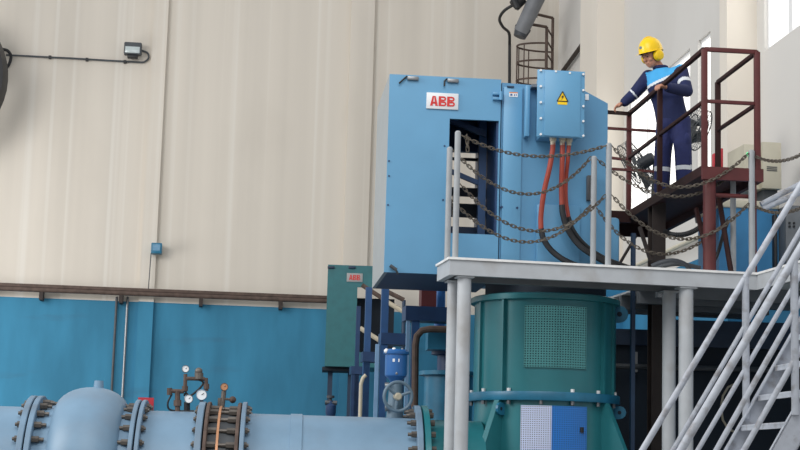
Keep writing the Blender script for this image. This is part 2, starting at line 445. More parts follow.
# ------------------------------------------------------------------ corner: caged ladder, duct, cable
ld = thing('caged_ladder', 'dark brown caged ladder fixed high in the far wall corner', 'ladder', P(548, 130, 35.8))
Z = lambda x, y, Y: P(x, y, Y).z
A1 = P(546, 80, 35.5); A2 = P(552, 80, 36.3)
zb_, zt1, zt2 = Z(546, 150, 35.5), Z(546, 27, 35.5), Z(552, 18, 36.3)
for A, zt in ((A1, zt1), (A2, zt2)):
    MB().cyl(V((A.x, A.y, zb_)), V((A.x, A.y, zt)), .035, 8).build('rail', M['rust'], ld)
zz = zb_ + .15
while zz < zt1:
    MB().cyl(V((A1.x, A1.y, zz)), V((A2.x, A2.y, zz)), .02, 6).build('rung', M['rust'], ld); zz += .3
cl = P(518, 80, 35.4)
for py in (43, 60, 78, 97, 116, 135):
    z = Z(546, py, 35.5); pts = []
    for k in range(13):
        a = PI * k / 12
        mid = (A1 + A2) / 2
        pts.append(V((mid.x - (mid.x - cl.x) * math.sin(a) + (A1.x - mid.x) * math.cos(a), mid.y + (A1.y - mid.y) * math.cos(a) * 1.0, z)))
    MB().tube(pts, .022, 6).build('hoop', M['rust'], ld)
for k in (3, 5, 6, 7, 9):
    a = PI * k / 12; mid = (A1 + A2) / 2
    x = mid.x - (mid.x - cl.x) * math.sin(a) + (A1.x - mid.x) * math.cos(a); y = mid.y + (A1.y - mid.y) * math.cos(a)
    MB().cyl(V((x, y, zb_)), V((x, y, Z(546, 43, 35.5))), .014, 6).build('cage_strip', M['rust'], ld)
MB().tube([V((A2.x, A2.y, zt2)), V((A2.x - .38, A2.y - .1, zt2 + .05)), V((A2.x - .4, A2.y - .1, zt2 - .02))], .035, 8).build('handhold', M['rust'], ld)
MB().tube([V((A1.x, A1.y, zt1)), V((A1.x - .4, A1.y - .1, zt1 + .03))], .035, 8).build('handhold', M['rust'], ld)
du = thing('air_duct', 'grey slanted round duct hanging in the far upper corner beside the caged ladder', 'duct', P(520, 37, 35))
MB().cyl(P(548, -26, 34.6), P(521, 32, 35), .2, 20, .17).build('tube', M['duct'], du)
MB().cyl(P(523, 28, 35), P(519.5, 37, 35), .19, 20, .14).build('nozzle', M['hose'], du)
MB().cyl(P(514, 6, 34.9), P(522, -2, 34.9), .14, 12).cyl(P(513, -3, 34.8), P(518, 8, 34.8), .08, 10).build('clamp', M['black'], du)
MB().tube(curve_pts([P(513, 5, 35), P(504, 11, 35.2), P(499.5, 19, 35.5), P(503, 27, 35.9), P(509, 33, 36.3), P(509.6, 45, 36.6)], 5) + [P(509.3, 140, 36.6)], .035, 8).build('cable', M['black'], None, 'dark cable looping from the duct down the far wall behind the blue cabinet', 'cable')
MB().cyl(WS.px(592, 31, -.1), WS.px(560, 75, -.1), .05, 8).build('brace_pole', M['brown'], None, 'dark slanted pole on the side wall above the blue junction box', 'pole')

# ------------------------------------------------------------------ walkway platform
A = P(450, 257, 17.0); zp = A.z
PL = Plane(A, 10.0)
uB = PL.u(757, 277)
pf = thing('steel_platform', 'light grey steel walkway platform on round columns in front of blue motor', 'platform', V((A.x, A.y, 0)))
DB = .68                                      # back edge of the walkway
TH = .19
uX = uB + 1.25                                 # right end, outside the view
um = PL.u(676, 300, .6)
MB().box(PL, -.02, uX, -.02, DB, zp - .025, zp).box(PL, uB - .01, uX, -6.2, -.02, zp - .025, zp).box(PL, um, uX, DB, 3.3, zp - .025, zp).build('deck_plate', M['deck'], pf)
ch = MB()
ch.box(PL, 0, uB, 0, .07, zp - TH, zp - .026)                       # front channel
ch.box(PL, 0, .07, .07, DB, zp - TH, zp - .026)                     # left channel
ch.box(PL, uB, uB + .07, -6.2, .0, zp - TH, zp - .026)              # edge running towards the stair landing
ch.build('edge_beam', M['grey'], pf)
un = MB()
un.box(PL, .07, um + .1, DB - .08, DB, zp - TH, zp - .026)
for u in (.9, 1.8, 2.7): un.box(PL, u, u + .06, .07, DB - .08, zp - .12, zp - .026)
for d in (1.2, 1.9, 2.6, 3.2): un.box(PL, um, uX, d, d + .1, zp - TH, zp - .026)
un.box(PL, uB + .5, uB + .6, -6, 0, zp - .15, zp - .026)
un.build('floor_beam', M['under'], pf)
def column(px, py, d, r):
    u = PL.u(px, py, d)
    o = MB().cyl(PL.pt(u, d, 0), PL.pt(u, d, zp - TH - .02), r, 24).build('column', M['grey'], pf)
    MB().box(PL, u - r * 1.25, u + r * 1.25, d - r * 1.2, d + r * 1.2, zp - TH - .02, zp - TH, .004).build('cap_plate', M['grey'], o)
column(464, 300, .11, .075); column(453.5, 300, .55, .07); column(686, 320, .11, .08); column(669, 320, .55, .075)
MB().cyl(PL.pt(uX - .2, -5.9, 0), PL.pt(uX - .2, -5.9, zp - TH), .08, 16).build('column', M['grey'], pf)
POST = {}
def guard_post(k, px, py, d, r=.033):
    u, z = PL.uv(px, py, d); POST[k] = (u, d, z)
    o = MB().lathe([(0, 0), (r, 0), (r, z - zp - .015), (r * .6, z - zp), (0, z - zp)], PL.pt(u, d, zp), (0, 0, 1), 14).build('guard_post', M['postgrey'], pf)
    return o
guard_post('f0', 458, 131, .06); guard_post('f1', 609, 143, .06); guard_post('f2', 751.5, 150, .06, .036)
guard_post('b0', 449.8, 147, .56); guard_post('b1', 594, 156, .56); guard_post('b2', 733, 171, .56)

def hang_chain(label, a, b, mid, extra=()):
    """chain of welded links along a sagging curve through mid"""
    a, b, mid = V(a), V(b), V(mid)
    ctrl = mid * 2 - (a + b) / 2
    n = 80; raw = [a * (1 - t) ** 2 + ctrl * 2 * t * (1 - t) + b * t * t for t in (i / n for i in range(n + 1))]
    seg = [0]
    for p, q in zip(raw, raw[1:]): seg.append(seg[-1] + (q - p).length)
    pitch = .047; cnt = max(4, int(seg[-1] / pitch)); mb = MB()
    def at(s):
        for i in range(n):
            if seg[i + 1] >= s:
                t = (s - seg[i]) / max(1e-9, seg[i + 1] - seg[i]); return raw[i].lerp(raw[i + 1], t)
        return raw[-1]
    for i in range(cnt):
        p, q = at(seg[-1] * i / cnt), at(seg[-1] * (i + 1) / cnt)
        t = (q - p).normalized(); c = (p + q) / 2
        side = t.cross(V((0, 0, 1))); side = (side if side.length > 1e-3 else PL.ex.copy()).normalized(); upv = side.cross(t)
        w = (upv + side * .35).normalized() if i % 2 else (side - upv * .35).normalized()
        L, R = .021, .0155
        pts = []
        for k in range(12):
            al = 2 * PI * k / 12
            pts.append(c + t * (math.copysign(L, math.cos(al)) * (abs(math.cos(al)) > 1e-3) + R * math.cos(al)) + w * R * math.sin(al))
        mb.tube(pts, .0062, 5, closed=True)
    return mb.build('chain', M['chain'], None, label, 'chain', 'barrier chains on the walkway')
def pp(k, py, off=0):
    u, d, z = POST[k]; p0 = PL.pt(u, d, 0)
    zz = PL.uv({'f0': 458, 'f1': 609, 'f2': 751.5, 'b0': 449.8, 'b1': 594, 'b2': 733}[k], py, d)[1]
    return PL.pt(u + off, d, zz)
hang_chain('top chain of the front row between the left and middle front posts', pp('f0', 135, .04), pp('f1', 146, -.04), PL.px(531, 156, .06))
hang_chain('lower chain of the front row between the left and middle front posts', pp('f0', 184, .04), pp('f1', 196, -.04), PL.px(534, 231, .06))
hang_chain('top chain of the back row hanging in front of the blue motor', pp('b0', 150, .04), pp('b1', 158, -.04), PL.px(525, 194, .56))
hang_chain('lower chain of the back row hanging in front of the blue motor', pp('b0', 200, .04), pp('b1', 206, -.04), PL.px(525, 242, .56))
hang_chain('top chain of the front row below the red walkway', pp('f1', 146, .04), pp('f2', 154, -.04), PL.px(678, 187, .06))
hang_chain('lower chain of the front row crossing the thick red leg', pp('f1', 195, .04), pp('f2', 204, -.04), PL.px(681, 239, .06))
hang_chain('top chain of the back row behind the red leg', pp('b1', 159, .04), pp('b2', 176, -.04), PL.px(668, 196, .56))
hang_chain('lower chain of the back row behind the red leg', pp('b1', 208, .04), pp('b2', 218, -.04), PL.px(660, 254, .56))
def tail(label, k, py0, py1, off):
    u, d, z = POST[k]; zz = PL.uv({'f0': 458, 'b0': 449.8}[k], py0, d)[1]; z1 = PL.uv(454, py1, d)[1]
    p0 = PL.pt(u + off, d, zz); p1 = PL.pt(u + off + .012, d, z1); hang_chain(label, p0, p1, (p0 + p1) / 2)
tail('short loose chain end hanging beside the top of the front left post', 'f0', 135, 150, .1)
tail('short loose chain end hanging at the middle of the back left post', 'b0', 196, 216, .05)
e1 = PL.pt(uB + .1, -1.9, 0)
hang_chain('top chain leaving the right post towards the right edge of the view', pp('f2', 156, .04), V((e1.x, e1.y, POST['f2'][2] - .05)), (pp('f2', 156, .04) + V((e1.x, e1.y, POST['f2'][2] - .05))) / 2 - V((0, 0, .2)))
hang_chain('lower chain leaving the right post behind the stair handrail', pp('f2', 206, .04), V((e1.x, e1.y, POST['f2'][2] - .62)), (pp('f2', 206, .04) + V((e1.x, e1.y, POST['f2'][2] - .62))) / 2 - V((0, 0, .2)))

# ------------------------------------------------------------------ staircase
SF = Plane(P(742, 419, 12.8), 5)
SW = 1.1
st = thing('staircase', 'steep pale grey steel stair with tube handrails at the lower right', 'staircase', SF.pt(-1.5, -.5, 0))
def line(p, q, d):
    (u0, z0), (u1, z1) = SF.uv(*p, d), SF.uv(*q, d); return u0, z0, (z1 - z0) / (u1 - u0)
def along(l, z, d): return SF.pt(l[0] + (z - l[1]) / l[2], d, z)
zl = zp + .02
# stringers
sl = line((781, 350), (724, 450), 0); sn = line((800, 399), (770, 450), -SW)
sn = (sn[0], sn[1], sl[2])
def stringer(l, d, w):
    mb = MB()
    a0, a1 = along(l, .05, d), along(l, zl - .1, d)
    ex = SF.ex
    mb.prism([a0, a0 + ex * w, a1 + ex * w, a1], SF.ey * .012)
    mb.prism([a0, a0 + ex * .012, a1 + ex * .012, a1], SF.ey * -.05 if d > -.5 else SF.ey * .05)
    mb.prism([a0 + ex * (w - .012), a0 + ex * w, a1 + ex * w, a1 + ex * (w - .012)], SF.ey * -.05 if d > -.5 else SF.ey * .05)
    return mb.build('stringer', M['stair'], st)
stringer(sl, 0, .17); stringer(sn, -SW, .19)
z = SF.z(760, 425, -.2)
rise = .24
while z - rise > .1: z -= rise
while z < zl - .1:
    p = along(sl, z, 0); u = (p - SF.o).dot(SF.ex)
    MB().box(SF, u + .01, u + .2, -SW + .02, -.015, z - .022, z + .0, .003).box(SF, u + .01, u + .022, -SW + .02, -.015, z - .045, z - .02).build('tread', M['stair'], st)
    z += rise
def rail(name, p, q, d, r, sc=None, zlo=.7):
    l = line(p, q, d)
    if sc: l = (l[0], l[1], sl[2] * sc)
    return MB().cyl(along(l, zlo, d), along(l, zl + 1.2 if name == 'handrail' else zl + .4, d), r, 14).build(name, M['stair'], st)
rail('handrail', (762, 250), (642.5, 450), 0, .0255, zlo=.95)
rail('mid_rail', (789, 250), (673, 450), 0, .019)
rail('mid_rail', (791, 291), (699, 448), 0, .019)
rail('handrail', (797, 254), (681, 450), -SW, .03, zlo=.9)
rail('mid_rail', (793, 314), (717, 449), -SW, .021)
rail('mid_rail', (800, 350), (744, 450), -SW, .021)
for px, y0, y1, d in ((745.5, 277, 419, 0), (794, 258, 415, -SW)):
    u0, z0 = SF.uv(px, y0, d); z1 = SF.z(px, y1, d)
    MB().cyl(SF.pt(u0, d, z1), SF.pt(u0, d, z0), .029, 14).build('rail_post', M['stair'], st)
u0 = sl[0] - 1.0
# ------------------------------------------------------------------ motor and its cooler cabinet
MC = Plane(P(384, 272, 17.95), 5.2)
D0 = 1.75
cab = thing('cooler_cabinet', 'tall sky blue cabinet with white sign and red letters beside the motor', 'cabinet', MC.px(440, 272, .8))
uL = MC.u(387, 170); uo0 = MC.u(448.5, 170); uo1 = MC.u(498, 170); uR = MC.u(499.6, 170)
zt = MC.z(390, 74); zbot = MC.z(384, 272); zo1 = MC.z(449, 118.5); zo0 = MC.z(475, 234)
w = .04
fp = MB()
fp.box(MC, uL, uo0, 0, w, zbot, zt).box(MC, uo0, uR, 0, w, zo1, zt).box(MC, uo0, uR, 0, w, zbot, zo0).box(MC, uo1, uR, 0, w, zo0, zo1)
fp.build('front_panel', M['blue'], cab, smooth=False)
MB().box(MC, uL, uL + w, w, D0, zbot, zt).build('side_panel', M['sideplate'], cab, 'pale grey side panel', smooth=False)
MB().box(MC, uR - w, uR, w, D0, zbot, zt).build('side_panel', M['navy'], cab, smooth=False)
MB().box(MC, uL + w, uR - w, w, D0, zt - w, zt).build('top_panel', M['blue'], cab, smooth=False)
MB().box(MC, uL + w, uR - w, w, D0, zbot, zbot + w).build('bottom_panel', M['navy'], cab, smooth=False)  # same sky blue paint, its shade underneath put into the navy colour
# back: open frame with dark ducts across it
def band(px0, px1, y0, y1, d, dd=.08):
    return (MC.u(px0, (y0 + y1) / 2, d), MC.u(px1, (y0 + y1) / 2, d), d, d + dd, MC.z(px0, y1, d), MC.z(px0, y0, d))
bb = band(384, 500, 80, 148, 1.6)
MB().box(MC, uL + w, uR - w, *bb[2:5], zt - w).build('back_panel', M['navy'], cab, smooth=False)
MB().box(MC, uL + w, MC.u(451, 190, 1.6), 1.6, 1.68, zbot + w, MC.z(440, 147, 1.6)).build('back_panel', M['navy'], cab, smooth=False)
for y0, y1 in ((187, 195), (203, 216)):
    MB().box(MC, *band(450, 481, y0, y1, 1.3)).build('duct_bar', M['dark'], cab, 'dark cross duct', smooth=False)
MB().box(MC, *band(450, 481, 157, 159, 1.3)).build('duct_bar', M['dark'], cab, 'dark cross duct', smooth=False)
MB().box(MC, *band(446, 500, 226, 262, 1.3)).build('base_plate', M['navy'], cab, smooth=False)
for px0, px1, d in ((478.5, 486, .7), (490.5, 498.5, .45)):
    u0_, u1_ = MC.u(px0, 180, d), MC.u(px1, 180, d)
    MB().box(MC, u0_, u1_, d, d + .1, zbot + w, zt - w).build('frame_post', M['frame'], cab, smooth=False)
a = MC.px(450, 173, .75); b = MC.px(485, 188, .75)
MB().prism([a, b, b + V((0, 0, .06)), a + V((0, 0, .06))], MC.ey * .05).build('brace', M['frame'], cab, smooth=False)
a = MC.px(447, 121, .5); b = MC.px(486, 137, .5)
MB().prism([a, b, b + V((0, 0, .07)), a + V((0, 0, .07))], MC.ey * .05).build('brace', M['navy'], cab, smooth=False)
# sign
u, z = MC.uv(442.5, 101, -.02)
sg = MB().box(MC, u - .185, u + .185, -.02, 0, z - .095, z + .095, .004).build('sign_plate', M['plate'], cab, 'white sign plate')
letters('ABB', MC, u, -.0205, z - .003, .115, .295, sg, 'letters', M['letter'])
# handles along the top edge, latch on the right, hook underneath
for px, py in ((413, 78.3), (453, 80.8)):
    u, z = MC.uv(px, py, -.02)
    o = MB().box(MC, u - .065, u + .065, -.035, 0, z - .022, z + .022, .006).build('top_handle', M['steel'], cab)
    MB().tube([MC.pt(u - .07, -.02, z + .02), MC.pt(u - .1, -.03, z - .01), MC.pt(u - .1 - (.06 if px < 420 else 0), -.03, z - .07)], .011, 6).build('hook', M['black'], o)
for py in (94, 99):
    u, z = MC.uv(497, py, -.02); MB().box(MC, u - .05, u + .05, -.05, 0, z - .015, z + .015, .004).build('hinge', M['blue2'], cab)
u, z = MC.uv(500.5, 96.5, -.02); MB().cyl(MC.pt(u, -.06, z - .05), MC.pt(u, -.06, z + .05), .022, 10).build('hinge_pin', M['blue2'], cab)
a = MC.px(390, 265.5, -.04); b = MC.px(396.5, 270, -.04)
MB().cyl(a, b, .02, 8).cyl(MC.px(396, 270, -.05), MC.px(398, 274, -.02), .012, 8).build('latch_handle', M['charcoal'], cab)
for px, py in ((444.5, 146), (443, 200), (389, 161), (389, 176), (388, 205), (507, 207)):
    if px < 500:
        u, z = MC.uv(px, py, 0); MB().cyl(MC.pt(u, -.008, z), MC.pt(u, .01, z), .011, 8).build('screw', M['navy'], cab)

# motor
mo = thing('motor', 'big sky blue motor housing on top of the teal pump', 'motor', MC.px(553, 266, .8))
D1 = 1.6
zmb = zp - .03
prof = [(500.2, 82.5), (531, 85), (585, 91), (607.3, 103.5)]
pts = [MC.px(x, y, .03) for x, y in prof]
uMr = MC.u(607.3, 170, .03); uMl = MC.u(500.4, 170, .03)
pts = [MC.pt((MC.uv(x, y, .03)[0] if 0 < i < 3 else (uMl if i == 0 else uMr)), .03, MC.z(x, y, .03)) for i, (x, y) in enumerate(prof)]
body = pts + [MC.pt(uMr, .03, zmb), MC.pt(uMl, .03, zmb)]
MB().prism(body, MC.ey * D1).build('housing', M['blue2'], mo, smooth=False)
u0_, u1_ = MC.u(524, 110, 0), MC.u(528.5, 110, 0)
MB().box(MC, u0_, u1_, -.1, .03, MC.z(526, 136, -.1), MC.z(526, 85, -.1), .01).build('stiffener', M['blue'], mo)
MB().box(MC, MC.u(504, 88), MC.u(522.5, 88), -.005, .03, MC.z(510, 262), MC.z(510, 87), .004).build('access_panel', M['blue'], mo)
MB().box(MC, MC.u(507, 87, -.01), MC.u(514, 87, -.01), -.02, 0, MC.z(510, 87.7), MC.z(510, 86.3)).build('slot', M['navyd'], mo)
MB().box(MC, MC.u(530.5, 86, .0), MC.u(541, 86, 0), -.1, .3, MC.z(535, 89), MC.z(535, 86)).build('bracket', M['steel'], mo)
MB().box(MC, MC.u(536.5, 230), MC.u(579.5, 230), -.025, .03, MC.z(550, 268), MC.z(550, 205), .006).build('access_panel', M['blue2'], mo)
MB().box(MC, MC.u(586.5, 188), MC.u(591.5, 188), -.05, .03, MC.z(590, 201), MC.z(590, 176), .006).build('gauge_box', M['charcoal'], mo)
MB().box(MC, uMr, MC.u(617, 240, .3), .15, .9, zmb, MC.z(612, 217, .15), .04).build('side_box', M['blue'], mo)
for px, py in ((501.5, 207), (517, 208), (557, 213), (552, 149)):
    u, z = MC.uv(px, py, 0); MB().cyl(MC.pt(u, -.014, z), MC.pt(u, .03, z), .014, 8).build('bolt', M['navy'], mo)
u, z = MC.uv(513.5, 94.5, -.01)
sk = MB().box(MC, u - .05, u + .05, -.01, 0, z - .028, z + .028).build('sticker', M['white'], mo, 'white sticker with orange strip')
MB().box(MC, u - .05, u + .05, -.012, -.01, z + .017, z + .028).build('strip', M['orangelabel'], sk)
MB().box(MC, u - .037, u - .013, -.012, -.01, z - .016, z + .007).box(MC, u + .006, u + .016, -.012, -.01, z - .016, z + .004).box(MC, u + .026, u + .038, -.012, -.01, z - .012, z + .004).build('print', M['inkblue'], sk)
u, z = MC.uv(587, 97, .02)
MB().box(MC, u - .02, u + .022, .02, .03, z - .035, z + .035).build('sticker', M['white'], mo)
# terminal box: hangs on the motor front
tb = thing('terminal_box', 'sky blue bolted terminal box with yellow warning sign on the motor front', 'electrical box', MC.px(560, 138, -.3))
d1 = -.42
uu = lambda px, py=105: MC.u(px, py, d1)
zz1, zz0 = MC.z(560, 70, d1), MC.z(560, 137, d1)
MB().box(MC, uu(543), uu(581), d1 + .03, .03, zz0 + .03, zz1 - .03, .008).build('box', M['blue2'], tb)
lid = MB().box(MC, uu(537.5), uu(585), d1 + .02, d1 + .05, zz0, zz1, .004).box(MC, uu(544.5), uu(580.5), d1, d1 + .02, zz0 + .01, zz1 - .02, .004).build('lid', M['blue'], tb)
for px, py in [(541, y) for y in (70, 86, 102, 118, 134)] + [(583.5, y) for y in (74, 90, 106, 121, 135.5)] + [(556, 71.2), (570, 72.8)]:
    u, z = MC.uv(px, py, d1 - .01)
    MB().cyl(MC.pt(u, d1 - .008, z), MC.pt(u, d1 + .03, z), .013, 8).build('bolt', M['white'], lid)
u, z = MC.uv(562.5, 97, d1 - .004)
tr = MB().prism([MC.pt(u - .062, d1 - .001, z - .05), MC.pt(u + .062, d1 - .001, z - .05), MC.pt(u, d1 - .001, z + .065)], MC.ey * -.003).build('warning_sign', M['yellow'], lid, 'yellow triangular warning sign', smooth=False)
rim = MB()
for a, b in (((-.062, -.05), (.062, -.05)), ((.062, -.05), (0, .065)), ((0, .065), (-.062, -.05))):
    rim.cyl(MC.pt(u + a[0], d1 - .005, z + a[1]), MC.pt(u + b[0], d1 - .005, z + b[1]), .006, 6)
rim.build('border', M['black'], tr)
bolt = [(.012, .03), (-.016, -.004), (0, -.004), (-.014, -.036), (.018, .008), (.002, .008)]
MB().prism([MC.pt(u + x, d1 - .005, z + y) for x, y in bolt], MC.ey * -.003).build('lightning_mark', M['black'], tr, smooth=False)
MB().box(MC, u - .055, u + .055, d1 - .004, d1, z - .088, z - .053).build('caption_plate', M['yellow'], lid)
for px, ln in ((553, 0), (562.5, 1), (569, 0)):
    u, z = MC.uv(px, 138, -.25)
    MB().lathe([(0, .03), (.034, .03), (.034, -.0), (.04, 0), (.04, -.04), (.03, -.045), (.03, -.09), (0, -.09)], MC.pt(u, -.25, zz0 + .03), (0, 0, 1), 12).build('cable_gland', M['cream'], tb)
def cable(label, c1, c2, r):
    t = thing('power_cable', label, 'cable', c1[-1], 'orange power cables of the motor')
    p1 = curve_pts(c1, 8); p2 = curve_pts([c1[-1]] + c2, 8)
    MB().tube(p1, r, 10).build('sheath', M['orange'], t)
    MB().tube(p2, r * 1.15, 10).build('sleeve', M['black'], t, 'black lower sleeve')
q = lambda x, y, d=-.25: MC.px(x, y, d)
e = .04
cable('leftmost orange red power cable curving down from the terminal box', [q(553, 143), q(552.5, 150), q(549.5, 168), q(544, 192, -.2), q(541, 215, -.18), q(541, 229, -.18)], [q(544, 240, -.18), q(553, 252, -.18), q(568, 262, -.18), q(590, 270, -.1)], .03)
cable('middle orange red power cable hanging straight down from the terminal box', [q(562.5, 143), q(562.3, 160), q(561.5, 185, -.2), q(561.8, 205, -.2)], [q(563, 215, -.2), q(568, 230, -.2), q(580, 246, -.2), q(598, 258, -.2), q(618, 268, -.15)], .03)
cable('rightmost orange red power cable hanging from the terminal box', [q(569, 143), q(568, 158), q(566, 180, -.15), q(566, 200, -.13), q(568.5, 217, -.13)], [q(573, 230, -.13), q(585, 245, -.13), q(604, 258, -.1), q(630, 268, -.05)], .024)

# ------------------------------------------------------------------ pump
PC = P(544, 395, 18.8); PC.z = 0
k85 = (P(600, 395, 18.8) - P(500, 395, 18.8)).length / 100
zT = P(545, 300, 18.8).z; zF1 = P(545, 395, 18.8).z; zF0 = P(545, 403.5, 18.8).z
zT = min(zT, zp - TH - .01)
RC, RF = 71 * k85, 75 * k85
pu = thing('pump', 'large teal vertical pump with perforated guards under the motor', 'pump', PC)
ZA = V((0, 0, 1)); fr_ = V((0, -1, 0))
def pl(prof, name, m, n=64, parent=pu, **k): return MB().lathe(prof, PC, ZA, n, ref=fr_, **k).build(name, M[m], parent)
pl([(RC - .05, zF1), (RC, zF1), (RC, zT - .08), (RC - .05, zT - .08)], 'upper_casing', 'teal', close=True)
pl([(.1, zT - .08), (RF - .02, zT - .08), (RF, zT - .07), (RF, zT - .01), (RF - .02, zT), (.1, zT)], 'top_flange', 'teal', close=True)
pl([(RC - .16, zT), (RC - .12, zT), (RC - .12, zp - .03), (RC - .16, zp - .03)], 'neck', 'dark', close=True)  # dark instead of teal: shading under the deck put into the colour
fl1 = pl([(RC - .1, zF0), (RF, zF0), (RF + .005, zF0 + .01), (RF + .005, zF1 - .01), (RF, zF1), (RC - .1, zF1)], 'middle_flange', 'tealblue', close=True)
pl([(RC - .06, zF0), (RC - .02, zF0), (RC + .0, zF0 - .55), (RC + .12, .6), (RC + .2, .1), (RC + .2, 0), (0, 0)], 'lower_casing', 'teal')
def az(px, R): return math.asin(max(-1, min(1, ((px - 545) * k85) / R))) - math.atan(145 / FPX)
def pol(r, a, z): return PC + V((r * math.sin(a), -r * math.cos(a), z))
def radial(a, prof, th, name, m, parent=pu):
    t = V((math.cos(a), math.sin(a), 0)) * th
    return MB().prism([pol(r, a, z) - t / 2 for r, z in prof], t).build(name, M[m], parent, smooth=False)
for px in (506, 600):
    radial(az(px, RC), [(RC - .01, zF1), (RC + .05, zF1), (RC + .05, zT - .08), (RC - .01, zT - .08)], .025, 'rib', 'teal')
for px in (483, 611):
    radial(az(px, RC), [(RC - .01, zF1), (RC + .03, zF1), (RC + .03, zT - .08), (RC - .01, zT - .08)], .02, 'rib', 'teal')
for px in (502, 603):
    a = az(px, RC)
    radial(a, [(RC - .05, zF0), (RC + .05, zF0), (RC + .36, zF0 - .66), (RC + .5, .1), (RC - .0, .1)], .07, 'gusset', 'teal')
def guard(px0, px1, py0, py1, name, m, R, nu, nv, parent=pu):
    Yf = 18.8 - R
    a0, a1 = az(px0, R), az(px1, R); z1, z0 = P(555, py0, Yf + .05).z, P(555, py1, Yf + .05).z
    bm = bmesh.new(); uvl = bm.loops.layers.uv.new('UVMap'); n = 14
    cols = [[bm.verts.new(pol(r, a0 + (a1 - a0) * i / n, z)) for r, z in ((R, z0), (R, z1), (R - .01, z1), (R - .01, z0))] for i in range(n + 1)]
    for i in range(n):
        a, b = cols[i], cols[i + 1]
        for j in range(4):
            f = bm.faces.new((a[j], b[j], b[(j + 1) % 4], a[(j + 1) % 4]))
            if j == 0:
                for lp, (x, y) in zip(f.loops, ((i, 0), (i + 1, 0), (i + 1, 1), (i, 1))): lp[uvl].uv = (x / n * nu, y * nv)
    bm.faces.new(cols[0]); bm.faces.new(cols[-1][::-1])
    o = MB(); o.bm.free(); o.bm = bm
    return o.build(name, M[m], parent, angle=.5)
guard(525, 585, 306, 368, 'mesh_guard', 'perf_teal', RC + .02, 24, 25)
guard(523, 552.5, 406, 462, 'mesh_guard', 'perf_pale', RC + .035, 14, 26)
guard(552.5, 586, 406, 462, 'mesh_guard', 'perf_blue', RC + .035, 16, 26)
u = az(581.5, RC + .045); zq = P(581, 430, 18.0).z
MB().cyl(pol(RC + .04, u, zq - .03), pol(RC + .04, u, zq + .03), .022, 8).build('guard_latch', M['black'], pu)
for px in (472, 486, 511, 572, 597, 614):
    a = az(px, RF - .03)
    MB().cyl(pol(RF - .03, a, zF1), pol(RF - .03, a, zF1 + .035), .022, 6).build('bolt', M['white'], fl1)
for px in (471, 486, 511, 542, 572, 597, 613):
    a = az(px, RF - .03)
    MB().cyl(pol(RF - .03, a, zF0), pol(RF - .03, a, zF0 - .045), .022, 6).build('nut', M['steel'], fl1)
def lug(a, r, z, s=.075):
    pts = []
    for k in range(7):
        t = PI / 2 - PI * k / 6; pts.append(pol(r + s * .7 + s * math.cos(t), a, z + s * math.sin(t)))
    pts += [pol(r - .02, a, z - s), pol(r - .02, a, z + s)]
    tv = V((math.cos(a), math.sin(a), 0)) * .03
    o = MB().prism(pts, tv).build('lifting_lug', M['tealblue'], pu, smooth=False)
    c = pol(r + s * .7, a, z)
    MB().cyl(c - tv * .1, c + tv * 1.05, s * .3, 12).build('eye', M['dark'], o)
lug(math.radians(75), RC + .0, zF0 - .09); lug(math.radians(78), RC - .03, zT - .16, .1); lug(-math.radians(40), RC, zF0 - .1, .07)

# ------------------------------------------------------------------ the big pipe line
pa = P(400, 418, 18.5); ZAX = pa.z - .85
PA = Plane(pa, 3.5)
def ux(px): return PA.u(px, 416 + (px - 400) * .028, 0)
def ax(u): return PA.pt(u, 0, ZAX)
AX = PA.ex
def rev(prof, name, m, parent, n=72): return MB().lathe([(r, u) for u, r in prof], PA.pt(0, 0, ZAX), AX, n, ref=V((0, 0, 1))).build(name, M[m], parent)
def flange(u0, u1, R, parent, bolts=None, m='flange', ri=.7):
    o = rev([(u0, ri), (u0, R - .008), (u0 + .008, R), (u1 - .008, R), (u1, R - .008), (u1, ri), (u0, ri)], 'flange', m, parent)
    if bolts:
        side, ln = bolts; n = 28
        for k in range(n):
            a = 2 * PI * (k + .5) / n
            if math.cos(a) < -.25 or math.sin(a) < -.75: pass
            dv = V((0, 0, 1)) * math.cos(a) + PA.ey * -math.sin(a)
            if not (math.cos(a) > .2 and math.sin(a) > -.35): continue
            c = ax(u1 if side > 0 else u0) + dv * (R - .075)
            s = AX * (1 if side > 0 else -1)
            MB().cyl(c, c + s * ln * .6, .036, 6).cyl(c + s * ln * .55, c + s * ln, .02, 8).build('bolt', M['bolt'], o)
    return o
base = lambda px: V((ax(ux(px)).x, ax(ux(px)).y, ZAX - 1.0))
RP = .85
p1 = thing('water_pipe', 'pale blue pipe end left of the domed valve at the left edge', 'pipe', base(0), 'pale blue pipe sections')
rev([(ux(-120), RP), (ux(31), RP)], 'pipe_wall', 'pipe', p1); flange(ux(31.5), ux(37.5), .98, p1, (-1, .06))
vl = thing('check_valve', 'bulging pale blue domed valve body between two bolted flanges', 'valve', base(90))
ub0, ub1 = ux(43), ux(138); um_ = (ux(59) + ux(127)) / 2; hw = (ux(127) - ux(59)) / 2
prof = [(ub0, RP + .01), (ux(52), RP + .02), (ux(57), RP + .03)]
for k in range(17):
    t = PI * (k / 16); prof.append((um_ - hw * math.cos(t), RP + .03 + .215 * math.sin(t) ** 1.05))
prof += [(ux(130), RP + .03), (ub1, RP + .01)]
rev(prof, 'body', 'pipe', vl)
flange(ux(39), ux(44.5), .98, vl, (1, .13)); flange(ux(137), ux(141.5), .97, vl, (-1, .13))
c = ax(um_ + .05) + V((0, 0, RP + .22))
MB().cyl(c, c + V((.0, 0, .1)), .06, 14, .05).build('air_plug', M['pipe'], vl)
p2 = thing('water_pipe', 'pale blue pipe section under the pressure gauges', 'pipe', base(170), 'pale blue pipe sections')
flange(ux(143.3), ux(147.5), .97, p2, (1, .05)); rev([(ux(147), RP), (ux(201), RP)], 'pipe_wall', 'pipe', p2); flange(ux(200), ux(206.5), .97, p2, (-1, .04))
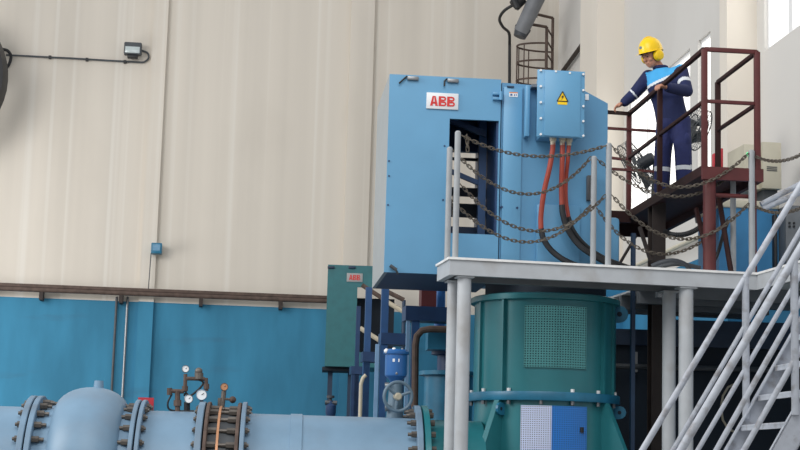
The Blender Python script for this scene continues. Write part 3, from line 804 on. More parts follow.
ej = thing('dismantling_joint', 'dark bolted pipe joint with a thin copper coloured ring', 'pipe joint', base(222))
flange(ux(208), ux(211.5), .97, ej, (1, .16), 'rust'); flange(ux(238.5), ux(242), .97, ej, (-1, .16), 'rust')
rev([(ux(211), .86), (ux(220), .88), (ux(224), .88), (ux(239), .86)], 'sleeve', 'charcoal', ej)
rev([(ux(220.3), .88), (ux(220.3), .925), (ux(222.6), .925), (ux(222.6), .88)], 'centre_ring', 'copper', ej)
p3 = thing('water_pipe', 'long pale blue pipe section leading to the teal pump', 'pipe', base(330), 'pale blue pipe sections')
flange(ux(243), ux(247.5), .98, p3, (1, .05)); rev([(ux(247), RP), (ux(414), RP)], 'pipe_wall', 'pipe', p3)
rev([(ux(290.5), RP - .01), (ux(291), RP + .012), (ux(302.5), RP + .012), (ux(303), RP - .01)], 'collar', 'pipe', p3)
flange(ux(413), ux(419), 1.0, p3, (-1, .1))
for t_, px in ((p1, -30), (vl, 90), (p2, 170), (ej, 223), (p3, 330)):
    MB().box(PA, ux(px) - .12, ux(px) + .12, -.5, .5, 0, ZAX - .7).build('support_foot', M['charcoal'], t_)
# pump nozzle belongs to the pump
rev([(ux(420.5), .7), (ux(420.5), .99), (ux(421), 1.0), (ux(426), 1.0), (ux(426.5), .99), (ux(426.5), .7)], 'nozzle_flange', 'teal', pu)
rev([(ux(425), .84), (ux(480), .84)], 'nozzle', 'teal', pu)
for k in range(-2, 6):
    a = 2 * PI * (k + .5) / 28; dv = V((0, 0, 1)) * math.cos(a) + PA.ey * -math.sin(a)
    c = ax(ux(426)) + dv * .93; MB().cyl(c, c + AX * .06, .034, 6).build('nut', M['bolt'], pu)
MB().box(PA, ux(135), ux(151), .3, .32, PA.z(144, 412, .3), PA.z(144, 397.5, .3)).build('red_plate', M['redsign'], None, 'small red plate standing behind the flange right of the domed valve', 'plate')

# gauges on the pipe
def disc(c, r, parent, rim='steel', face='gauge', name='gauge'):
    n = (CAM - c); n.z = 0; n.normalize(); n = (n + V((0, 0, .05))).normalized()
    o = MB().lathe([(0, -.025), (r * .9, -.025), (r, -.015), (r, .012), (r * .88, .018), (r * .86, .01), (0, .01)], c, n, 24).build(name, M[rim], parent)
    MB().lathe([(0, .012), (r * .86, .012), (r * .86, .009), (0, .009)], c, n, 24).build('dial', M[face], o)
    x = V((1, 0, 0)); MB().cyl(c + n * .015, c + n * .015 + (x * .6 + V((0, 0, .5))) * r * .7, r * .06, 5).build('needle', M['black'], o)
G = lambda x, y, d=0: PA.px(x, y, d)
gz = thing('gauge_manifold', 'rusty pipe manifold with three white round pressure gauges on the pale blue pipe', 'gauge', G(188, 413))
gm = MB()
gm.cyl(G(185.5, 374), G(185, 392), .022, 8).cyl(G(186, 378.5), G(205, 379), .022, 8).cyl(G(206, 378), G(206.5, 391), .022, 8)
gm.cyl(G(170, 391), G(184, 391.5), .024, 8).cyl(G(177.5, 391), G(177.5, 412), .03, 8).cyl(G(169.5, 388), G(169.5, 395), .03, 8)
gm.cyl(G(177.5, 400), G(177.5, 406), .045, 8).cyl(G(206.3, 384), G(206.5, 389), .033, 8).cyl(G(185, 386), G(185, 391), .034, 8)
gm.build('pipework', M['rust'], gz)
MB().tube(curve_pts([G(196, 379), G(203, 382), G(200, 388), G(190, 396), G(186, 393), G(184, 396)], 5), .012, 6).tube(curve_pts([G(172, 394), G(168, 402), G(169, 409), G(177, 411.5)], 5), .012, 6).build('capillary', M['black'], gz)
MB().cyl(G(180, 412.8, -.02), G(194, 412.8, -.02), .03, 8).cyl(G(187, 402), G(187, 413), .035, 8).build('base_fitting', M['black'], gz)
MB().cyl(G(199, 379), G(199, 373), .05, 10).sph(G(198.7, 371.5), .045).build('relief_valve', M['bolt'], gz)
disc(G(185.6, 369), .042, gz); disc(G(188.7, 399, -.05), .05, gz); disc(G(201.6, 395, -.08), .064, gz, 'flange', 'gauge')
MB().cyl(G(201.6, 400, -.05), G(201.8, 412, 0), .02, 8).build('stem', M['rust'], gz)
g2 = thing('joint_gauge', 'brown round gauge on a stub above the dark pipe joint', 'gauge', G(222, 406))
disc(G(224.3, 387, -.02), .045, g2, 'rust', 'copper')
MB().cyl(G(224, 391), G(222, 408), .028, 8).cyl(G(220.5, 398), G(220, 408), .03, 8).cyl(G(223, 399), G(232, 399.5), .015, 6).build('stem', M['bolt'], g2)
MB().sph(G(232.7, 399.7), .04).build('knob', M['rust'], g2)

# ------------------------------------------------------------------ actuator with handwheel
ac = thing('valve_actuator', 'bright blue upright valve actuator with large grey handwheel on the pipe', 'valve actuator', G(395, 418, .1))
Y = PA
def ap(x, y, d=.15): return PA.px(x, y, d)
c0 = ap(395.5, 383); sc = k85 * .99
def H_(y): return ap(395.5, y).z - c0.z
MB().lathe([(0, H_(383)), (.055, H_(383)), (.085, H_(379.5)), (.126, H_(376)), (.13, H_(374)), (.13, H_(354.5)), (.0, H_(354.5))], c0, ZA, 28).build('body', M['blueact'], ac)
MB().lathe([(0, H_(354.5)), (.145, H_(354.5)), (.15, H_(353.5)), (.15, H_(351.5)), (.12, H_(349.5)), (0, H_(349))], c0, ZA, 28).build('cap', M['blueact'], ac)
MB().sph(ap(386.5, 351, .08), .03).sph(ap(394, 349.5, .05), .025).sph(ap(402, 350.5, .08), .022).build('cap_bolt', M['gauge'], ac)
pn = PA; u, z = PA.uv(396, 360.3, .03)
MB().box(PA, u - .04, u + .04, .022, .05, z - .018, z + .018).build('name_plate', M['gauge'], ac)
MB().sph(ap(396.5, 373.5, .04), .024).build('indicator', M['steel'], ac)
MB().cyl(c0 + V((0, 0, H_(384))), V((c0.x, c0.y, ZAX + RP - .05)), .07, 16, .1).build('yoke', M['wheel'], ac)
wc = ap(398, 396.5, -.14); wn = (PA.ey * -1 + PA.ex * .25 + V((0, 0, -.08))).normalized()
wx = wn.cross(ZA).normalized(); wy = wx.cross(wn)
hwm = MB().tube([wc + (wx * math.cos(k * PI / 20) + wy * math.sin(k * PI / 20)) * .165 for k in range(40)], .02, 10, closed=True)
hw_ = hwm.build('handwheel', M['wheel'], ac)
for k in range(3):
    a = -PI / 2 + k * 2 * PI / 3 + .15
    MB().tube([wc - wn * .02, wc + (wx * math.cos(a) + wy * math.sin(a)) * .16], .018, 8).build('spoke', M['wheel'], hw_)
MB().lathe([(0, -.06), (.04, -.06), (.045, .01), (.03, .025), (0, .025)], wc, wn, 16).build('hub', M['cream'], hw_)
MB().cyl(wc - wn * .05, c0 + V((0, 0, H_(396))), .035, 12).build('shaft', M['wheel'], ac)
for y in (386, 408):
    MB().cyl(ap(385, y, .08), ap(389, y - .3, .08), .04, 12).build('side_nut', M['steel'], ac)
sv = thing('small_valve', 'small dark navy valve standing behind the pale blue pipe', 'valve', P(330.5, 414, 20))
Q = lambda x, y: P(x, y, 20)
MB().lathe([(0, 0), (.05, 0), (.065, .05), (.065, .14), (.03, .17), (.03, .2), (0, .2)], Q(330.5, 417), ZA, 16).build('body', M['navy'], sv)
MB().cyl(Q(325, 402.5), Q(337, 403), .028, 8).cyl(Q(330.5, 404), Q(330.5, 396), .02, 8).build('stem', M['charcoal'], sv)
MB().lathe([(0, 0), (.05, 0), (.05, .03), (0, .03)], Q(330.5, 398), ZA, 12).build('handle', M['hose'], sv)
MB().cyl(V((Q(330.5, 417).x, 20, .0)), Q(330.5, 416), .03, 10).build('pipe', M['navy'], sv)

# ------------------------------------------------------------------ teal cabinet of the far unit
FC = Plane(P(325, 265, 33), 2.5)
fc = thing('far_cabinet', 'teal green cabinet with small grey red lettered sign near the far wall', 'cabinet', FC.px(345, 365, .3))
fu0, fu1 = FC.u(326.5, 310), FC.u(372.5, 290); fo = FC.u(356.5, 320)
fz1, fz0, foz = FC.z(327, 264.5), FC.z(325, 366), FC.z(356, 287)
MB().box(FC, fu0, fo, 0, .05, fz0, fz1).box(FC, fo, fu1 + .6, 0, .05, foz, fz1).box(FC, fo, fu1 + .6, 0, .05, fz0, FC.z(356, 352)).build('front_panel', M['teald'], fc, smooth=False)
MB().box(FC, fu0, fu0 + .05, .05, 1.6, fz0, fz1).box(FC, fu0 + .05, fu1 + .6, .05, 1.6, fz1 - .05, fz1).box(FC, fu0 + .05, fu1 + .6, .05, 1.6, fz0, fz0 + .05).build('casing', M['teald'], fc, smooth=False)
MB().box(FC, fo - .1, fu1 + .5, .9, .95, fz0 + .05, FC.z(356, 298, .9)).build('inner_panel', M['dark'], fc, smooth=False)
u, z = FC.uv(354.7, 277.5, -.02)
fs = MB().box(FC, u - .165, u + .165, -.02, 0, z - .09, z + .09, .004).build('sign_plate', M['signgrey'], fc, 'grey sign plate')
letters('ABB', FC, u, -.0205, z, .11, .24, fs, 'letters', M['letter'])
for px in (331, 352):
    u, z = FC.uv(px, 267.3, -.03); MB().box(FC, u - .07, u + .07, -.04, 0, z - .025, z + .025, .005).build('top_handle', M['navyd'], fc)
MB().box(FC, fu0 - .05, fo + .1, .2, 1.0, fz0 - .08, fz0, .01).build('support_beam', M['dark'], fc)
for px in (330, 350):
    u = FC.u(px, 380, .6); MB().box(FC, u - .05, u + .05, .5, .6, 0, fz0 - .08).build('support_leg', M['navyd'], fc)

# ------------------------------------------------------------------ blue support frames behind the pipe
def frame(label, x0, x1, y0, y1, Yd, posts, m='navy', pm='frame'):
    pln = Plane(P(x0, y0, Yd), 8)
    t = thing('support_frame', label, 'frame', pln.px((x0 + x1) / 2, 450), 'blue steel support frames')
    MB().box(pln, pln.u(x0, y0), pln.u(x1, y0), 0, .35, pln.z(x0, y1), pln.z(x0, y0)).build('beam', M[m], t, smooth=False)
    for a, b, yt, *pk2 in posts:
        MB().box(pln, pln.u(a, yt), pln.u(b, yt), .02, .02 + (pln.u(b, yt) - pln.u(a, yt)), 0, pln.z(a, yt, .02)).build('post', M[pk2[0] if pk2 else pm], t, smooth=False)
    return t
frame('blue steel frame nearest the grey column behind the actuator', 406, 470, 305.5, 320, 20.6, [(407, 410.5, 320, 'framel'), (412.5, 420, 320)])
frame('second blue steel frame from the actuator, with crossbeam at mid height', 381.5, 410, 332.5, 344, 23, [(382.5, 389.5, 285), (376, 379.5, 344, 'framel')])
frame('third blue steel frame, left of the actuator', 363, 382, 351.5, 361.5, 26, [(363.5, 370, 361), (366.5, 372.5, 287)], 'navy')
frame('farthest and lowest blue steel frame left of the actuator', 351.5, 366, 366, 374, 29, [(352, 359.5, 374), (357, 361, 306)], 'navy', 'navy')
MB().tube([V((P(360.5, 418, 25).x, 25, 0)), P(361, 384, 25), P(363, 378, 25), P(366, 375, 25)], .03, 10).build('cream_hose', M['cream'], None, 'cream upright hose between the blue frames left of actuator', 'hose')
MB().tube([V((P(416, 440, 20.3).x, 20.3, .2))] + [P(415.5, 345, 20.3), P(417, 336, 20.3), P(422, 330.5, 20.3), P(430, 329, 20.3), P(470, 330, 20.3)], .045, 10).build('bent_pipe', M['rust'], None, 'brown pipe bending at top behind the blue actuator', 'pipe')
for (p, q_, m, lab) in (((386, 291, 31), (404, 300, 31), 'rust', 'upper rusty slanting pipe seen between the blue frames'), ((384, 300, 31), (404, 312, 31), 'cream', 'cream slanting pipe seen between the blue frames'), ((360, 328, 31), (382, 342, 31), 'cream', 'lower cream slanting pipe behind the blue frames'), ((362, 285, 32), (385, 300, 32), 'rust', 'rusty slanting pipe in front of far cabinet opening')):
    sp = thing('slanting_pipe', lab, 'pipe', V((P(*q_).x, P(*q_).y, 0)))
    MB().cyl(P(*p), P(*q_), .045, 8).build('pipe', M[m], sp)
    MB().cyl(V((P(*q_).x, P(*q_).y, 0)), P(*q_), .035, 8).build('stand', M['navyd'], sp)
# second pump body behind the left column
bp_ = thing('rear_pump', 'blue teal pump casing partly hidden behind the left grey column', 'pump', P(446, 440, 21.6))
b0 = P(448, 400, 21.6); b0.z = 0; zf = lambda y: P(448, y, 21.6).z
MB().lathe([(0, 0), (.33, 0), (.33, zf(377)), (.4, zf(376)), (.4, zf(372)), (0, zf(372))], b0, ZA, 36).build('casing', M['tealblue'], bp_)
MB().lathe([(0, zf(372)), (.16, zf(372)), (.16, zf(356)), (.24, zf(355)), (.24, zf(352)), (.14, zf(350)), (.14, zf(340)), (0, zf(340))], b0, ZA, 24).build('coupling', M['navy'], bp_)
MB().box(PA, PA.u(428, 340, 2.6), PA.u(462, 340, 2.6), 2.6, 3.0, zf(352), zf(331)).build('drive_head', M['tealblue'], bp_)
MB().box(PA, PA.u(421, 330, 2.4), PA.u(436, 330, 2.4), 2.45, 2.9, zf(322), zf(291)).build('red_duct', M['red'], None)
o = bpy.data.objects['red_duct']; tag(o, 'red brown upright duct under the blue cabinet', 'duct')
o = MB().cyl(V((P(440, 310, 21.6).x, 21.6, zf(331))), P(440, 288, 21.6), .075, 16).build('blue_pipe', M['blueact'], None, 'bright blue pipe beside red brown duct under the cabinet', 'pipe')

# ------------------------------------------------------------------ red access walkway
z_d = PZ(704, 168, 0)  # placeholder
Yc = 17.62
RA = P(704.5, 168, Yc); zr = RA.z
farL = PZ(630, 213.5, zr)
ang = math.degrees(math.atan2(-(farL.x - RA.x), farL.y - RA.y))
RS = Plane(RA, ang)                       # u to the right, d away from the camera
LEN = (farL - RA).length
uw = RS.u(757.5, 170)
zrail = RS.z(700.5, 49)
zmid = RS.z(703, 101)
rd = thing('access_walkway', 'red oxide steel raised walkway with handrails where the worker stands', 'walkway', RS.pt(uw / 2, LEN / 2, zp))
MB().box(RS, -.02, uw + .05, 0, LEN + .75, zr - .04, zr).box(RS, -1.1, 0, LEN - .05, LEN + .75, zr - .04, zr).build('deck', M['redd'], rd)
t = .13
MB().box(RS, -.03, uw + .06, -.03, .03, zr - t, zr + .015).build('edge_beam', M['red'], rd)
MB().box(RS, -.03, .03, .03, LEN, zr - t + .05, zr + .03).build('edge_beam', M['redd'], rd)
MB().box(RS, uw, uw + .06, .03, LEN + .75, zr - t, zr + .0).build('edge_beam', M['redd'], rd)
MB().box(RS, -1.1, .0, LEN - .06, LEN, zr - t, zr + .02).build('edge_beam', M['redd'], rd)
MB().box(RS, .03, uw, LEN + .69, LEN + .75, zr - .2, zr - .04).build('edge_beam', M['redd'], rd)
def rbar(a, b, w, name, m='red'): return MB().tube([a, b], w, 4).build(name, M[m], rd, smooth=False)
def post(u, d, z0, z1, w=.03, m='red', name='rail_post'):
    return MB().box(RS, u - w, u + w, d - w, d + w, z0, z1, .004).build(name, M[m], rd)
dM = RS.u(0, 0) * 0
# legs
uf = RS.u(709.5, 225, .05)
MB().cyl(RS.pt(uf, .05, zp), RS.pt(uf, .05, zr - t), .072, 20).build('leg', M['red'], rd)
u2 = RS.u(753, 225, .05)
MB().box(RS, u2 - .035, u2 + .035, .02, .09, zp, zr - t, .004).build('leg', M['red'], rd)
zc = RS.z(735, 196, .05); MB().cyl(RS.pt(uf, .05, zc), RS.pt(u2, .05, zc), .025, 10).build('cross_brace', M['red'], rd)
MB().tube([RS.px(719, 198, .35), RS.px(731, 272, .15)], .03, 6).build('brace', M['redd'], rd)
MB().tube([RS.px(696.5, 209, .75), RS.px(706, 250, .3)], .03, 6).build('brace', M['redd'], rd)
pc = P(656.5, 300, 19.9)
ib = MB(); IP = Plane(V((pc.x, pc.y, 0)), 8)
ib.box(IP, -.085, .085, -.1, -.085, 0, zr - .04).box(IP, -.085, .085, .085, .1, 0, zr - .04).box(IP, -.01, .01, -.085, .085, 0, zr - .04)
ib.build('column', M['brown'], rd, 'dark brown steel column', smooth=False)
MB().tube([P(640, 228, 19.6), P(651, 262, 18.95)], .03, 6).build('brace', M['brown'], rd)
MB().tube([P(636, 236, 20), P(620, 263, 19.6)], .02, 6).build('brace', M['brown'], rd)
# rails, left side
dmid = None
def d_at(px, py=150):
    lo, hi = 0, LEN + 2
    for _ in range(40):
        m_ = (lo + hi) / 2; p = RS.pt(0, m_, zr) - CAM
        x = 400 + FPX * p.dot(Rt) / p.dot(Fw)
        if x > px: lo = m_
        else: hi = m_
    return lo
d1_, d2_ = d_at(659.5), d_at(628.5)
post(0, 0, zr, zrail, .031); post(0, d1_, zr, zrail, .03, 'redd'); post(0, d2_, zr - .1, zrail, .03)
MB().box(RS, -.025, .025, 0, d2_, zrail - .025, zrail + .025, .004).build('top_rail', M['redd'], rd)
MB().box(RS, -.02, .02, 0, d2_, zmid - .02, zmid + .02, .004).build('mid_rail', M['redd'], rd)
post(uw, 0, zr, zrail, .031)
MB().box(RS, 0, uw, -.02, .02, zrail - .025, zrail + .025, .004).build('top_rail', M['red'], rd)
MB().box(RS, 0, uw, -.02, .02, zmid - .02, zmid + .02, .004).build('mid_rail', M['red'], rd)
# right side ends at its second post
lo, hi = 0, LEN
for _ in range(40):
    m_ = (lo + hi) / 2; p = RS.pt(uw, m_, zr) - CAM; x = 400 + FPX * p.dot(Rt) / p.dot(Fw)
    if x > 718: lo = m_
    else: hi = m_
d3_ = lo
post(uw, d3_, zr, zrail, .03, 'redd')
MB().box(RS, uw - .022, uw + .022, 0, d3_, zrail - .022, zrail + .022, .004).build('top_rail', M['redd'], rd)
MB().box(RS, uw - .02, uw + .02, 0, d3_, zmid - .02, zmid + .02, .004).build('mid_rail', M['redd'], rd)
# back return rails running behind the motor
pa_, pb_ = RS.pt(0, d2_, zrail), P(606, 112, 20.2)
rbar(pa_, pb_, .035, 'top_rail', 'redd')
for y0, y1, x1 in ((128, 131.5, 660), (157, 160, 628), (168.5, 172, 660)):
    Yb = 21.0
    rbar(P(604, y0, Yb), P(x1, y1, Yb), .024, 'mid_rail', 'red')
post(-.9, LEN + .0, zr, zrail - .1, .025, 'redd')

# blue post and hoses, small stuff on the walkway
MB().box(PL, PL.u(632, 250, .9), PL.u(635.8, 250, .9), .9, .95, 0, PL.z(633, 233, .9)).build('blue_post', M['navyd'], None, 'thin dark blue upright post right of the motor base', 'post')
h = [P(600, 266, 18.2), P(622, 268, 18.1), P(640, 266, 18.0)]
MB().tube(curve_pts([P(652, 266, 17.75), P(662, 262, 17.7), P(674, 260.5, 17.7), P(686, 265, 17.75), P(692, 275, 17.8)], 6), .026, 10).build('hose', M['hose'], None, 'dark grey thick hose lying over the walkway beside brown column', 'hose')
MB().tube(curve_pts([P(646, 272, 17.9), P(668, 265, 17.85), P(684, 264.5, 17.9), P(700, 268, 17.95)], 6), .025, 10).build('hose', M['charcoal'], None, 'second dark hose behind the thick hose at the foot of red leg', 'hose')
def corr(label, pts, r):
    p = curve_pts(pts, 14); MB().tube(p, r, 10, radii=[r * (1.25 if i % 2 else .8) for i in range(len(p))]).build('corrugated_hose', M['black'], None, label, 'hose')
corr('black corrugated hose sagging under the red walkway', [P(664, 231, 18.9), P(672, 234.5, 18.8), P(684, 234.5, 18.6), P(695, 230.5, 18.4), P(706, 222.5, 18.2)], .026)
MB().tube(curve_pts([P(714, 262, 18.2), P(719, 250, 18.2), P(723, 235, 18.1), P(727, 224, 18.1)], 6), .02, 8).build('loose_cable', M['black'], None, 'black cable climbing behind the thick red leg', 'cable')

# fans beside the worker
cA = P(637, 167, 21.6)
nA = (Rt * .80 + Up * .50 + Fw * -.35)
fan('tilted round fan with wire cage left of the worker legs', cA, nA, .38, None, V((P(645, 160, 21.6).x + .1, 21.7, zr)), 'charcoal', .13, 'wire cage fans behind the worker', mot=.085)
cB = P(697, 129, 21.6)
fan('round fan with wire cage right of the worker behind the red rail', cB, (Rt * -.75 + Fw * .45 + Up * .35), .29, None, V((cB.x + .0, 21.6, zr)), 'charcoal', .14, 'wire cage fans behind the worker', mot=.1)

# ------------------------------------------------------------------ cream panel, red fixture, blue box on the right
CPl = Plane(P(762, 165, 20.6), 8)
cp = thing('control_panel', 'cream electrical control cabinet with green lamp beside the red post', 'electrical box', CPl.px(770, 188))
u0_, u1_ = CPl.u(762.5, 165), CPl.u(781.5, 165); z0_, z1_ = CPl.z(770, 188.5), CPl.z(770, 142)
MB().box(CPl, u0_, u1_, 0, .12, z0_, z1_, .008).build('door', M['panelcream'], cp)
MB().box(CPl, CPl.u(744, 165, .12), u1_, .12, .75, z0_ - .0, z1_ - .02, .008).build('case', M['panelcream'], cp)
u, z = CPl.uv(748.3, 154, .11); MB().cyl(CPl.pt(u, .11, z), CPl.pt(u, .13, z), .025, 12).build('indicator_lamp', M['greenlamp'], cp)
for k in range(3):
    u, z = CPl.uv(772, 167 + k * 1.8, -.005); MB().box(CPl, u - .07, u + .07, -.008, 0, z - .006, z + .006).build('vent_slot', M['charcoal'], cp)
MB().box(CPl, u0_ + .05, u1_ - .02, .1, .5, z0_ - .16, z0_).build('plinth', M['charcoal'], cp)
rf = thing('red_fixture', 'small red upright fixture behind the right rail of the red walkway', 'fixture', P(717, 166, 22.5))
MB().box(Plane(P(714, 160, 22.5), 8), 0, .1, 0, .1, P(714, 170, 22.5).z, P(714, 153, 22.5).z, .01).box(Plane(P(720, 160, 22.5), 8), 0, .05, 0, .08, P(720, 170, 22.5).z, P(720, 148, 22.5).z, .01).build('body', M['redsign'], rf)
BX = Plane(P(718, 208, 19.6), 4)
bx = thing('blue_enclosure', 'bright blue enclosure with cream top ledge behind the red legs', 'enclosure', BX.px(750, 275))
zb1 = BX.z(750, 208.5)
MB().box(BX, BX.u(719, 230), BX.u(778.5, 230), 0, 1.0, zp + .0, zb1).build('case', M['encl'], bx, smooth=False)
MB().box(BX, BX.u(718, 230), BX.u(779, 230), -.04, 1.0, zb1, BX.z(750, 201), .02).build('top_ledge', M['panelcream'], bx)
gc = thing('grey_cabinet', 'grey cabinet with bolts behind the stair handrail at right edge', 'cabinet', BX.px(790, 275))
MB().box(BX, BX.u(779.5, 240), BX.u(812, 240), -.25, .8, zp + .0, BX.z(790, 205, -.25), .02).build('case', M['under'], gc)
for px in (789.5, 794):
    for py in (223, 226.5):
        u, z = BX.uv(px, py, -.26); MB().cyl(BX.pt(u, -.27, z), BX.pt(u, -.24, z), .014, 8).build('bolt', M['black'], gc)
MB().box(BX, BX.u(774, 240, -.3), BX.u(778, 240, -.3), -.3, -.2, zp, BX.z(776, 214, -.3), .02).build('seal', M['black'], gc)
for a, b, lab in (((761, 204.5), (806, 181), 'upper grey slanting conduit behind the stair handrail'), ((763, 209), (806, 190), 'lower grey slanting conduit behind the stair handrail'), ((660, 258), (706, 235), 'pale grey slanting conduit on the side wall behind the brown column')):
    if a[0] > 700: MB().cyl(BX.px(*a, -.32), BX.px(*b, -.32), .035, 10).build('slanting_conduit', M['stair'], None, lab, 'conduit', 'slanting conduits on the right')
    else:
        za = WS.z(690, 241, -.12)
        MB().cyl(WS.pt(sw(640, 250)[0], -.12, za), WS.pt(sw(725, 230)[0], -.12, za), .04, 10).build('slanting_conduit', M['panelcream'], None, lab, 'conduit', 'slanting conduits on the right')

# added dark block that makes the shade below the deck on the right
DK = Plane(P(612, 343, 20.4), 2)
dk = thing('dark_shade_block', 'added dark navy block that darkens the space below the platform', 'added block', DK.px(720, 470))
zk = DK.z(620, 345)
MB().box(DK, 0, DK.u(850, 345), 0, 1.5, 0, zk).build('casing', M['dark'], dk, smooth=False)  # added body, coloured dark to keep the space under the deck in shade
MB().box(DK, -.05, DK.u(850, 345), -.08, .3, zk, zk + .2).build('top_rail', M['navyd'], dk, smooth=False)  # added navy strip, stands for the blue wall paint in shade
MB().box(DK, DK.u(662, 330), DK.u(850, 345), -.08, .3, zk + .2, zk + .34).build('upper_shade_strip', M['navyd'], dk, smooth=False)  # second added strip, wall shade put into its navy colour
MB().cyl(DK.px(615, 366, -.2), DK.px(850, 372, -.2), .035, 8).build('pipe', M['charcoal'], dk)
MB().box(DK, DK.u(633, 350, -.15), DK.u(637, 350, -.15), -.2, -.1, DK.z(630, 372, -.15), DK.z(630, 352, -.15)).build('clamp', M['steel'], dk)
MB().tube([V((0, 0, 0)) + DK.px(735 + 14 * math.cos(t_ / 12 * 2 * PI), 408 + 24 * math.sin(t_ / 12 * 2 * PI), -.25) for t_ in range(3, 10)], .015, 6).build('cable_loop', M['cream'], None, 'thin pale cable loop hanging in the shade behind the stair', 'cable')

# ------------------------------------------------------------------ the worker
PY = 17.7; PS = 1.13                     # the worker is modelled life size, then scaled with the hall and set on the deck
def J(px, py, dy=0): return P(px, py, PY + dy)
def remeshed(mb, voxel, smooth=4):
    me = bpy.data.meshes.new('tmp'); bmesh.ops.recalc_face_normals(mb.bm, faces=mb.bm.faces); mb.bm.to_mesh(me); mb.bm.free()
    o = bpy.data.objects.new('tmp', me); C.objects.link(o)
    r = o.modifiers.new('r', 'REMESH'); r.mode = 'VOXEL'; r.voxel_size = voxel
    s = o.modifiers.new('s', 'SMOOTH'); s.iterations = smooth; s.factor = .5
    dg = bpy.context.evaluated_depsgraph_get(); m2 = bpy.data.meshes.new_from_object(o.evaluated_get(dg))
    bpy.data.objects.remove(o); out = MB(); out.bm.from_mesh(m2); return out
pelvis = J(672, 119); chest = J(667, 87, -.0); neckb = J(660.5, 71, -.02)
shR = J(648.5, 78, .12); elR = J(634, 95, .24); wrR = J(623.5, 104, .26)
shL = J(681, 72.5, -.14); elL = J(687, 92, -.3); wrL = J(665.5, 88, -.58)
hipR, hipL = J(666.5, 122, .07), J(680.5, 122, -.05)
knR, knL = J(663, 153, .05), J(683, 151, -.09)
STAND = 20.0
ya, yb = P(674, 100, STAND).z, P(674, 300, STAND).z
yfoot = 100 + 200 * (zr - ya) / (yb - ya)
footz = P(674, yfoot, PY).z
anR = V((J(661.5, 185, .08).x, PY + .08, footz + .1)); anL = V((J(684.5, 183, -.05).x, PY - .05, footz + .1))
side = (shL - shR).normalized()                 # towards his left
fwd = V((0, 0, 1)).cross(side); fwd.z = 0; fwd.normalize()
if fwd.y > 0: fwd = -fwd
wk = thing('person', 'worker in navy and blue workwear, yellow helmet and ear defenders, leaning on the red rail', 'person', V((P(674, yfoot, PY).x, PY, footz)))
# head
hc = J(651.3, 57, -.05); HS = 1.04
hf = V((-.80, -.50, -.36)).normalized(); hl = V((0, 0, 1)).cross(hf).normalized(); hu = hf.cross(hl).normalized()   # hl: his left
def hp(f, l, u): return hc + (hf * f + hl * l + hu * u) * HS
b = MB()
b.ell(hp(-.005, 0, .02), (hf * .108, hl * .084, hu * .116))
b.ell(hp(.028, 0, -.055), (hf * .068, hl * .064, hu * .075))
b.cap(hp(.055, 0, -.098), .026, hp(.05, 0, -.09), .03)            # chin
b.cap(hp(.092, 0, .01), .009, hp(.114, 0, -.028), .014)           # nose
b.sph(hp(.104, .012, -.03), .010).sph(hp(.104, -.012, -.03), .010)
b.cap(hp(.086, .042, .022), .012, hp(.092, -.042, .022), .012)    # brow
b.sph(hp(.065, .045, -.03), .024).sph(hp(.065, -.045, -.03), .024)
b.cap(hp(.088, .018, -.062), .008, hp(.088, -.018, -.062), .008)  # lips
for s in (1, -1): b.ell(hp(-.01, .078 * s, -.012), (hf * .02, hl * .012, hu * .032))
b.cap(hp(-.03, 0, -.06), .056, neckb, .062)
b.cap(neckb, .06, pelvis.lerp(neckb, .55), .1); b.cap(pelvis.lerp(neckb, .55), .1, pelvis, .1)
for s, e_, w_ in ((shR, elR, wrR), (shL, elL, wrL)):
    b.cap(pelvis.lerp(neckb, .8), .06, s, .045); b.cap(s, .045, e_, .036); b.cap(e_, .036, w_, .026)
for h_, k_, a_ in ((hipR, knR, anR), (hipL, knL, anL)):
    b.cap(pelvis, .09, h_, .075); b.cap(h_, .075, k_, .05); b.cap(k_, .05, a_, .036)
def hand(w_, dirv, palmn, thumbdir, curl):
    d = V(dirv).normalized(); n = V(palmn); n = (n - d * n.dot(d)).normalized(); s = d.cross(n); 
    if s.dot(V(thumbdir)) < 0: s = -s
    c = w_ + d * .05
    b.ell(c, (d * .056, s * .048, n * .024))
    for k, (o_, ln) in enumerate(((.03, .066), (.011, .074), (-.009, .068), (-.028, .052))):
        p0 = c + d * .042 + s * o_; p1 = p0 + (d * math.cos(curl) + n * math.sin(curl)) * ln * .5
        p2 = p1 + (d * math.cos(curl * 2.2) + n * math.sin(curl * 2.2)) * ln * .32
        p3 = p2 + (d * math.cos(curl * 3.2) + n * math.sin(curl * 3.2)) * ln * .25
        b.cap(p0, .0105, p1, .010); b.cap(p1, .010, p2, .0092); b.cap(p2, .0092, p3, .0082)
    t0 = c - d * .02 + s * .036; t1 = t0 + (d * .5 + s * .75 + n * .3).normalized() * .04; t2 = t1 + (d * .9 + s * .15 + n * .5).normalized() * .032
    b.cap(t0, .013, t1, .011); b.cap(t1, .011, t2, .009)
hand(wrR, (wrR - elR).normalized() + V((-.3, 0, .15)), (0, 0, -1), (0, -1, 0), .55)
hand(wrL, (wrL - elL).normalized() + V((-.2, 0, .1)), (-.1, .2, -1), (0, .6, .8), .6)
body_o = remeshed(b, .0065, 3).build('body', M['skin'], wk, angle=3)
eyes = MB()
for s in (.031, -.031): eyes.ell(hp(.086, s, .004), (hf * .01, hl * .013, hu * .006), 10, 6)
eyes.build('eyes', M['black'], body_o)
brows = MB()
for s in (.034, -.034): brows.cap(hp(.096, s * .55, .02), .005, hp(.086, s * 1.45, .022), .005)
brows.build('eyebrows', M['black'], body_o)
MB().ell(hp(-.04, 0, -.005), (hf * .074, hl * .081, hu * .06)).build('hair', M['black'], wk)

